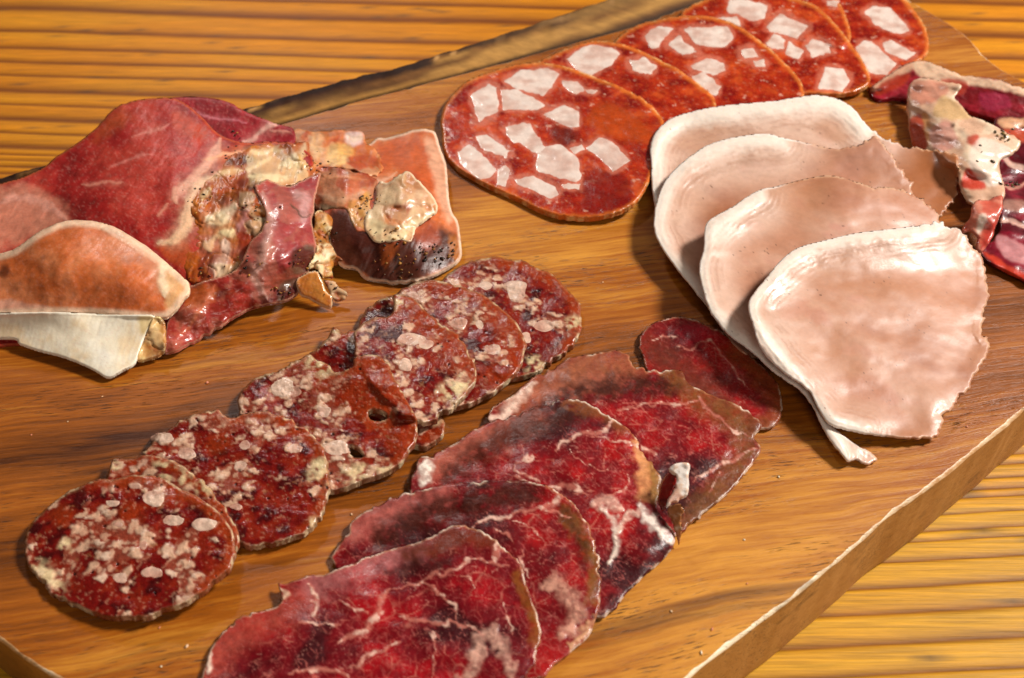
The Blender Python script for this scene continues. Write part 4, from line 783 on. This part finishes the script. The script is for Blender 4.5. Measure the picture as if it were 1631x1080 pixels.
hamL = empty('roast_ham_slice', base_loc([(280, 440)]), 'large folded ham slice with a broad red lobe and white fat flap at left', 'ham', HG)
def part(parent, name, outline, zc, colf, label=None, mat=M_ham, **kw):
    o, zg = sheet(name, outline, spline(zc), colf, mat, parent=parent, pxuv=True, **kw)
    if label: o['label'] = label
    return zg
# right piece
part(hamR, 'outer_sheet', Z2((560, 330), (600, 300), (640, 300), (700, 283), (760, 262), (820, 256), (865, 262), (884, 275), (905, 340), (930, 440), (950, 580), (962, 660), (982, 700), (1000, 790), (1000, 875), (940, 925), (850, 970), (700, 995), (560, 975), (505, 925), (420, 910), (370, 800), (320, 600), (320, 450), (440, 380)),
    [(600, 222, 5), (690, 212, 7), (715, 300, 7), (731, 400, 5), (700, 440, 2.4), (590, 442, 2.4), (540, 300, 12), (640, 320, 16), (640, 390, 14), (560, 390, 12)],
    ham_col(51, 'c86a38', 'd8845a', 'a84420', fiber=(.9, .4), rim='efcfb4', rimw=4, gl=.6, blobs=((Z2((620, 330), (800, 290), (880, 420), (870, 560), (700, 450), (620, 460)), 'c05024', .7, 10),
        (Z2((830, 300), (900, 350), (960, 660), (930, 700), (870, 500)), 'e0a888', .8, 6), (Z2((380, 640), (560, 700), (700, 800), (860, 720), (1000, 790), (1000, 880), (700, 1010), (500, 930), (380, 850)), '3c1610', .92, 7),
        (Z2((780, 720), (880, 690), (900, 800), (800, 830)), 'a84c30', .7, 6), (Z2((620, 820), (700, 800), (690, 860), (640, 920)), 'b85820', .6, 4), (Z2((950, 770), (1000, 790), (1000, 870), (960, 880)), 'b86a24', .8, 4)),
        veins=((Z2((480, 470), (600, 500), (700, 470)), 5, 'e0a888'),)), thick=1.8, jag=2, ripple=1.2)
part(hamR, 'top_fold', Z2((200, 258), (290, 262), (440, 262), (530, 272), (545, 320), (600, 360), (625, 430), (600, 480), (540, 470), (430, 440), (330, 450), (240, 440), (180, 380)),
    [(466, 206, 14), (570, 210, 13), (605, 260, 12), (520, 260, 15), (470, 240, 16)],
    ham_col(52, 'c46028', 'd88450', 'a03c1c', crust=.3, gl=.45, blobs=((Z2((380, 330), (470, 330), (490, 380), (420, 430), (360, 410)), 'e4b068', .9, 4), (Z2((450, 275), (530, 272), (530, 330), (470, 330)), 'e8ccc4', .8, 3), (Z2((290, 270), (350, 290), (330, 380), (290, 380)), 'e8c090', .6, 4), (Z2((380, 300), (420, 290), (400, 320), (370, 330)), 'b83c18', .7, 4), (Z2((450, 400), (600, 380), (610, 470), (500, 460)), 'b0482c', .8, 4))), thick=.9, gap=.1, rnd=2, jag=3.5, ripple=1.5)
part(hamR, 'middle_fold', Z2((310, 450), (430, 445), (560, 480), (600, 500), (590, 570), (560, 600), (580, 680), (560, 740), (500, 740), (450, 640), (330, 640), (290, 560)),
    [(505, 270, 14), (600, 290, 14), (590, 340, 10), (500, 330, 10), (550, 300, 17), (570, 360, 9)],
    ham_col(53, '9c3c20', 'c86c48', '5c1c10', crust=.2, gl=.6, veins=((Z2((320, 560), (430, 600), (540, 560)), 8, 'dca080'), (Z2((330, 480), (450, 490), (560, 500)), 4, 'd88860')), blobs=((Z2((460, 600), (560, 560), (560, 720), (480, 700)), 'dc9c4c', .85, 4), (Z2((330, 620), (450, 640), (500, 740), (360, 740)), '30120c', .9, 4))), thick=.9, gap=.1, rnd=2, jag=3.5, ripple=1.5)
part(hamR, 'fat_fold', Z2((600, 520), (660, 500), (740, 462), (800, 510), (882, 582), (892, 650), (830, 690), (780, 730), (765, 790), (720, 785), (650, 795), (610, 800), (565, 760), (550, 680), (590, 620)),
    [(600, 295, 15), (647, 274, 22), (696, 318, 16), (650, 385, 10), (590, 370, 11), (645, 320, 23)],
    ham_col(54, 'cc8858', 'e8c49c', 'b0582c', crust=.3, gl=.4, blobs=((Z2((560, 680), (700, 720), (880, 650), (860, 690), (740, 790), (600, 800)), 'efd8a8', .85, 4), (Z2((640, 620), (760, 620), (740, 690), (650, 680)), 'a04428', .8, 4)), rim='f0d8b4', rimw=3), mat=M_fat, thick=1.2, gap=.4, rnd=2.5, jag=4, ripple=2.0)
# left piece
part(hamL, 'back_lobe', Z1((560, 90), (620, 76), (740, 78), (800, 98), (850, 125), (960, 170), (1010, 185), (1010, 240), (930, 270), (760, 250), (650, 200), (560, 160)),
    [(260, 160, 24), (342, 156, 24), (444, 199, 20), (420, 235, 14), (300, 215, 18)],
    ham_col(61, '9c2028', 'b03c40', '84161c', veins=((Z1((830, 240), (880, 215), (920, 180), (960, 165)), 7, 'e8b0a0'), (Z1((920, 195), (1000, 200)), 4, 'd89080'), (Z1((660, 130), (760, 150), (850, 160)), 3, 'c87078'), (Z1((560, 160), (700, 190)), 3, 'd06030')), gl=.35), 'dusky pink lobe folded behind the big red one', thick=1.6, jag=1.2)
part(hamL, 'main_lobe', [(-240, 380), (-120, 330), (0, 293), (37, 282), (70, 266), (93, 247), (125, 226), (153, 203), (172, 182), (185, 169), (215, 160), (259, 156), (285, 160), (320, 185), (350, 215), (390, 228), (440, 226), (480, 232), (500, 262), (460, 300), (400, 340), (350, 400), (320, 450), (290, 500), (200, 540), (60, 545), (-240, 560)],
    [(-200, 400, 9), (0, 294, 12), (93, 247, 16), (185, 169, 24), (260, 156, 27), (350, 215, 22), (470, 232, 16), (490, 262, 12), (250, 240, 24), (150, 320, 18), (300, 330, 22), (120, 500, 5), (300, 480, 8), (-200, 540, 4), (400, 300, 18)],
    ham_col(62, '9c1c18', 'b43a2c', '7c1210', fiber=(.8, .5), gl=.35, veins=(
        (Z1((740, 240), (720, 290), (670, 350), (610, 400), (600, 440)), 11, 'e6a68c'), (Z1((760, 215), (750, 250), (740, 285), (690, 340)), 9, 'e0a088'), (Z1((850, 320), (790, 340), (700, 370), (650, 430), (640, 500), (600, 560), (540, 580)), 15, 'ecc09c'),
        (Z1((560, 580), (620, 560), (650, 500), (655, 420)), 14, 'e8b890'), (Z1((450, 215), (520, 190), (580, 165)), 3, 'd07a6c'), (Z1((380, 320), (450, 290), (520, 270)), 3, 'cc7468'), (Z1((280, 380), (350, 370), (430, 370)), 4, 'd0806c'), (Z1((540, 490), (580, 440)), 4, 'd88c74'),
        (Z1((700, 290), (800, 270), (900, 250)), 5, 'e8a880'), (Z1((850, 270), (950, 260), (1050, 240)), 7, 'ecc8a0'), (Z1((0, 440), (80, 420), (160, 450), (230, 500)), 12, 'd4907c')),
        blobs=((Z1((-100, 400), (80, 380), (200, 440), (240, 510), (60, 580), (-100, 620)), 'cc8468', .75, 16), (Z1((600, 120), (660, 150), (720, 190), (700, 230), (600, 180)), 'b8401c', .7, 8), (Z1((380, 130), (430, 110), (450, 150), (380, 200), (310, 230)), 'b84c24', .7, 10),
            (Z1((760, 260), (860, 230), (1000, 250), (1040, 300), (860, 330), (760, 320)), 'b84c20', .75, 6), (Z1((540, 590), (640, 560), (660, 640), (620, 660)), 'b85024', .8, 6), (Z1((840, 240), (900, 230), (900, 260), (850, 260)), '6a2c10', .8, 3)), rim='b85030', rimw=3), 'broad red lean lobe', thick=1.8, jag=1.2, ripple=1.0)
part(hamL, 'crust', Z1((780, 290), (830, 260), (900, 240), (1000, 235), (1050, 225), (1075, 240), (1060, 290), (1100, 345), (1000, 380), (920, 400), (920, 480), (890, 570), (840, 650), (800, 740), (720, 720), (650, 720), (620, 650), (650, 580), (660, 520), (655, 440), (690, 380), (740, 340)),
    [(370, 250, 18), (450, 230, 17), (495, 255, 14), (470, 290, 18), (340, 330, 20), (400, 320, 25), (370, 400, 18), (390, 450, 12), (310, 450, 12), (310, 380, 17)],
    ham_col(63, 'b4581c', 'd08038', '8c3010', crust=.45, gl=.45, hb=.3, veins=((ZC((60, 480), (60, 400), (120, 330), (200, 290), (300, 262), (380, 262)), 12, 'ecc894'), (ZC((160, 520), (215, 540), (300, 500), (345, 430)), 19, 'f2e0bc'),
        (ZC((240, 610), (300, 622), (345, 600)), 11, 'f0d8a4'), (ZC((285, 655), (275, 760), (225, 870)), 15, 'ecc8b0'), (ZC((150, 425), (170, 385), (205, 365)), 9, 'ecd8a0'), (ZC((420, 290), (520, 292), (600, 305), (680, 272), (700, 190), (745, 100)), 14, 'f0dcb0'),
        (ZC((430, 150), (520, 152), (620, 128)), 6, 'ecc898'), (ZC((400, 255), (480, 212), (560, 190)), 7, 'ecc898'), (ZC((590, 250), (650, 200), (700, 170)), 12, 'f0dcb4'), (ZC((420, 420), (400, 520), (360, 600)), 10, 'd09088'), (ZC((700, 160), (720, 210), (760, 220)), 8, 'dca860')),
        blobs=((ZC((270, 220), (330, 180), (440, 170), (450, 200), (360, 230)), '3c1a0a', .85, 3), (ZC((350, 330), (430, 290), (500, 320), (440, 370)), '4c200c', .8, 3), (ZC((390, 460), (450, 480), (540, 540), (530, 570), (440, 530)), '2c140a', .9, 3), (ZC((200, 400), (280, 380), (300, 430), (220, 450)), '6c3010', .8, 3),
            (ZC((130, 780), (230, 700), (240, 780), (200, 850), (150, 890)), '5c281c', .85, 4), (ZC((100, 640), (220, 630), (240, 700), (130, 740)), 'b4644c', .85, 4), (ZC((350, 560), (430, 560), (520, 620), (480, 740), (400, 760), (350, 700)), '88281a', .85, 5), (ZC((640, 250), (700, 240), (690, 290), (640, 300)), '4c200c', .8, 3))), 'crumpled browned crust and fat', mat=M_fat, thick=.9, gap=.1, jag=4, ripple=1.5, lift_blur=5, rnd=2)
part(hamL, 'glossy_fold', [(259, 562), (263, 535), (268, 509), (283, 470), (303, 452), (345, 443), (372, 432), (388, 410), (398, 385), (412, 368), (424, 342), (414, 318), (403, 297), (419, 287), (440, 292), (463, 295), (486, 283), (502, 277), (511, 278), (504, 305), (500, 323), (497, 351), (502, 379), (505, 393), (500, 416), (486, 439), (477, 446), (477, 467), (458, 481), (426, 488), (393, 497), (361, 514), (324, 535), (288, 557), (270, 562)],
    [(405, 305, 22), (500, 282, 20), (497, 351, 18), (502, 390, 14), (478, 440, 10), (472, 475, 4), (426, 486, 3), (330, 532, 2.4), (280, 558, 2.4), (262, 558, 3), (300, 455, 12), (350, 445, 15), (330, 490, 11), (400, 440, 16), (430, 380, 25), (455, 350, 25), (440, 430, 17), (470, 300, 22), (380, 470, 10)],
    ham_col(64, '9c2c24', 'b84c40', '741410', crust=.08, gl=.9, fiber=(.3, 1), veins=((Z1((900, 400), (925, 480), (915, 600), (880, 690), (920, 770)), 16, 'd0988c'), (Z1((1010, 400), (1050, 430), (1040, 520)), 14, 'c89090'), (Z1((1000, 440), (1040, 480), (1075, 480)), 2.5, '3c1414'), (Z1((740, 720), (700, 790), (620, 900)), 6, 'c86848')),  # first entry is no vein: a pale stripe painted as sheen
        blobs=((Z1((900, 400), (1080, 350), (1090, 560), (1040, 640), (960, 660), (930, 520)), '9c4044', .6, 9), (Z1((1010, 600), (1080, 590), (1080, 660), (1010, 690)), '3a1c10', .85, 4), (Z1((960, 720), (1030, 700), (1020, 770), (960, 780)), '3c1a14', .8, 4), (Z1((640, 740), (740, 720), (730, 780), (640, 800)), 'c86828', .5, 6)), rim='d0987c', rimw=2.5, hb=.2), 'glossy red fold standing up and running down onto the board', mat=M_ham, thick=1.3, jag=2.6, ripple=3.2, lift_blur=6, rnd=3)
part(hamL, 'front_fold', [(-240, 440), (-120, 425), (0, 403), (28, 393), (50, 377), (69, 365), (95, 354), (125, 350), (162, 355), (190, 366), (212, 379), (236, 394), (259, 412), (280, 430), (296, 444), (303, 453), (302, 468), (290, 481), (275, 500), (250, 508), (185, 503), (93, 500), (0, 503), (-240, 510)],
    [(-200, 440, 14), (0, 403, 18), (125, 350, 26), (212, 380, 24), (300, 453, 16), (100, 420, 27), (200, 430, 25), (-200, 500, 9), (0, 500, 11), (150, 500, 11.5), (260, 500, 12)],
    ham_col(66, 'c4622e', 'd07a4c', 'b85828', fiber=(.7, .7), gl=.45, rim='ecc8a8', rimw=11, veins=((Z1((560, 640), (560, 700), (570, 760)), 12, 'f0d4b0'), (Z1((340, 520), (450, 580), (540, 640)), 6, 'd8a080')),
        blobs=((Z1((560, 610), (660, 720), (600, 820), (570, 780)), 'e4b078', .8, 6), (Z1((0, 660), (30, 655), (30, 690), (0, 692)), '5c2410', .8, 4), (Z1((420, 580), (540, 620), (560, 680), (440, 640)), 'bc7c60', .6, 8), (Z1((-20, 770), (200, 800), (400, 810), (500, 825), (200, 830), (-20, 820)), 'e0a890', .7, 4))), 'orange pink lean fold with a pale rounded rim', thick=1.6, jag=.8, ripple=.8, lift_blur=8, rnd=3)
part(hamL, 'fat_flap', [(-240, 505), (-100, 500), (0, 498), (93, 497), (185, 501), (225, 501), (247, 503), (243, 516), (231, 536), (222, 562), (214, 580), (196, 590), (172, 602), (150, 590), (120, 576), (90, 566), (56, 557), (30, 548), (0, 539), (-240, 550)],
    [(-200, 505, 8), (0, 498, 10), (185, 500, 11), (247, 503, 11), (171, 598, 3), (100, 568, 4), (0, 539, 4), (-200, 550, 3), (120, 530, 9), (214, 580, 4)],
    ham_col(67, 'f4e6cc', 'f8f0e0', 'ecd2ac', gl=.4, rim='f6ecd8', rimw=3, hb=.05, blobs=((Z1((480, 830), (540, 830), (500, 900)), 'd8b050', .6, 5), (Z1((0, 770), (200, 815), (0, 830)), 'e4b8a0', .6, 5))), 'white fat flap folded down onto the board', mat=M_fat, thick=1.3, jag=.5, ripple=.25, lift_blur=8, rnd=2.5)
part(hamL, 'fat_tip', Z1((540, 828), (565, 850), (570, 920), (560, 960), (520, 975), (470, 980), (500, 900), (520, 850)), [(250, 505, 10), (262, 560, 4), (222, 570, 3)],
    ham_col(68, 'c88c4c', 'e8cc8c', '6c3414', gl=.6, crust=.4), mat=M_fat, thick=1.6, jag=1.5)
part(hamL, 'crust_tab', Z1((1020, 705), (1085, 670), (1110, 700), (1125, 740), (1145, 760), (1140, 800), (1100, 790), (1060, 770), (1030, 755)), [(476, 446, 9), (505, 432, 12), (528, 490, 2.4), (490, 478, 4)],
    ham_col(69, 'c86420', 'd88c40', '8c3010', gl=.85, crust=.1, rim='e8c8a0', rimw=2.5), mat=M_sal, thick=1.6, jag=1.8)
part(hamL, 'dry_scrap', Z1((1110, 700), (1150, 705), (1170, 730), (1195, 750), (1185, 770), (1150, 775), (1125, 740)), [(514, 445, 7), (545, 470, 4), (530, 478, 3)], ham_col(70, '9c5030', 'd8a080', '3c1810', gl=.5, crust=.5), mat=M_ham, thick=1.4, jag=2.5)
part(hamL, 'herb_edge', Z1((1085, 480), (1110, 470), (1150, 500), (1130, 560), (1150, 600), (1185, 640), (1150, 660), (1150, 700), (1110, 700), (1085, 665), (1060, 660), (1085, 600), (1080, 540)), [(505, 345, 13), (530, 360, 11), (545, 418, 6), (495, 425, 10), (510, 385, 13)],
    ham_col(71, '8c5824', 'd8a858', '3c1c10', gl=.45, crust=.9), mat=M_ham, thick=1.6, jag=3, ripple=2)

# ------------------------------------------------------------------ scattered bits
def zat(px, py):
    return H[int((py - GY0) / STEP), int((px - GX0) / STEP)]
def bit_mesh(name, x, y, z, r, col, rs, parent=None, flat=.6, mat=None):
    """an irregular little lump"""
    import bmesh
    bm = bmesh.new(); bmesh.ops.create_icosphere(bm, subdivisions=1, radius=r)
    sx, sy = 1 + .6 * rs.rand(), .6 + .5 * rs.rand(); a = rs.rand() * 6.3
    for v in bm.verts:
        k = 1 + .5 * (rs.rand() - .5); p = v.co * k; px_, py_ = p.x * sx, p.y * sy
        v.co = (px_ * math.cos(a) - py_ * math.sin(a), px_ * math.sin(a) + py_ * math.cos(a), p.z * flat)
    V = np.array([v.co[:] for v in bm.verts]); Fc = np.array([[v.index for v in f.verts] for f in bm.faces]); bm.free()
    return V, Fc
def scatter_part(name, parent, spots, rr, cols, seed, label, flat=.6, on_h=True):
    """many tiny specks nobody could count, one mesh"""
    rs = np.random.RandomState(seed); VV = []; FF = []; CC = []; n = 0
    for (px, py) in spots:
        z = zat(px, py) if on_h else 0
        x, y, zw = unproject(px, py, z + .1); r = rr[0] + (rr[1] - rr[0]) * rs.rand() ** 2
        V, Fc = bit_mesh('', x, y, zw, r, None, rs, flat=flat); c = lin(cols[rs.randint(len(cols))]) * (.8 + .4 * rs.rand())
        VV.append(V + np.array([x, y, zw])); FF.append(Fc + n); CC.append(np.tile(np.append(np.clip(c, 0, 1), .6), (len(V), 1))); n += len(V)
    o = make_mesh(name, np.vstack(VV), np.vstack(FF), M_crumb, np.vstack(CC), parent, None, True)
    o['kind'] = 'stuff'
    if label: o['label'] = label
    return o
def in_poly(poly, n, rs):
    P = np.array(poly); out = []
    while len(out) < n:
        q = P.min(0) + rs.rand(400, 2) * (P.max(0) - P.min(0)); k = inside(q[:, 0], q[:, 1], poly); out += [tuple(a) for a in q[k]]
    return out[:n]
rs = np.random.RandomState(5)
herb = ['1c0e06', '2c1808', '4a2c10', '8a5a20', '5c1c0c', 'b07830']
cl = []
for ctr, n, sp in ((Z1((880, 460))[0], 46, 16), (Z1((860, 640))[0], 26, 14), (Z1((800, 290))[0], 26, 14), (Z1((700, 420))[0], 26, 14), (Z1((1040, 640))[0], 40, 11), (Z1((1120, 560))[0], 40, 14), (Z1((820, 215))[0], 20, 14), (Z1((700, 680))[0], 20, 12), (Z1((980, 740))[0], 30, 11), (Z1((1140, 740))[0], 14, 7), (Z1((780, 360))[0], 30, 18)):
    cl += [(ctr[0] + rs.randn() * sp, ctr[1] + rs.randn() * sp * .7) for _ in range(n // 2)]
scatter_part('herb_crumbs', hamL, [p for p in cl if zat(*p) > 5], (.0002, .0008), herb, 3, 'charred herb crumbs stuck to the crust')
cl = []
for ctr, n, sp in ((Z2((560, 600))[0], 30, 12), (Z2((880, 850))[0], 40, 16), (Z2((700, 900))[0], 40, 30), (Z2((300, 430))[0], 20, 16), (Z2((660, 760))[0], 12, 12)):
    cl += [(ctr[0] + rs.randn() * sp, ctr[1] + rs.randn() * sp * .6) for _ in range(n)]
scatter_part('herb_crumbs', hamR, [p for p in cl if zat(*p) > 3], (.0003, .0009), herb, 4, 'charred herb crumbs on the folds')
cl = []
for ctr, n, sp in ((ZR((980, 660))[0], 16, 7), (ZR((1040, 1040))[0], 20, 8), (ZR((750, 800))[0], 6, 20)):
    cl += [(ctr[0] + rs.randn() * sp, ctr[1] + rs.randn() * sp * .7) for _ in range(n)]
scatter_part('pepper_specks', r2, cl, (.0003, .0010), ['2c1c0c', '4a3818', '8a7030'], 6, 'coarse pepper on the fat')
# crumbs lying on the board, each its own thing
crumbs = [(1069, 974, 'pale crumb on bare wood near the lower tip of the third dark red slice'), (1134, 1003, 'pinkish crumb on bare wood close to the lower right board edge'), (1117, 1040, 'crumb nearest the bottom of the photo by the board edge'),
    (560, 690 + 130, 'crumb on the bare wood strip between fine salami and dark red slices'), (50, 693, 'crumb on bare wood nearest the left picture edge'), (108, 672, 'crumb on bare wood left of centre above the frontmost salami disc'), (163, 632, 'reddish crumb on bare wood just below the white fat flap'),
    (254, 1000, 'crumb right below the frontmost fine salami disc'), (257, 1062, 'crumb at the bottom edge left of the frontmost dark red slice'), (298, 1030, 'crumb between the frontmost salami disc and frontmost dark red slice'),
    (1190, 930, 'crumb on bare wood midway between dark red slices and board edge'), (1240, 760, 'crumb on bare wood left of the curled tail of pale roast'), (700, 560 - 155, 'crumb on bare wood between the folded ham and rearmost fine salami'), (330, 610, 'crumb on bare wood below the glossy ham end'),
    (1185, 860, 'crumb on bare wood right of the second dark red slice'), (960, 450, 'crumb on bare wood between front large-chunk salami and rearmost dark red slice'), (1540, 680, 'crumb right of the frontmost pale roast slice near the board edge')]
for i, (px, py, lab_) in enumerate(crumbs):
    rr_ = np.random.RandomState(100 + i); x, y, zw = unproject(px, py, 0); rad = .0003 + .0004 * rr_.rand()
    V, Fc = bit_mesh('', x, y, zw, rad, None, rr_, flat=.5)
    V = V + np.array([x, y, BT - V[:, 2].min()])
    o = make_mesh('meat_crumb', V, Fc, M_crumb, np.tile(np.append(lin(['e8c098', 'd8886a', 'e8d8b8'][i % 3]), .7), (len(V), 1)), None, (float(x), float(y), BT))
    props(o, lab_, 'crumb', 'meat crumbs on the board')
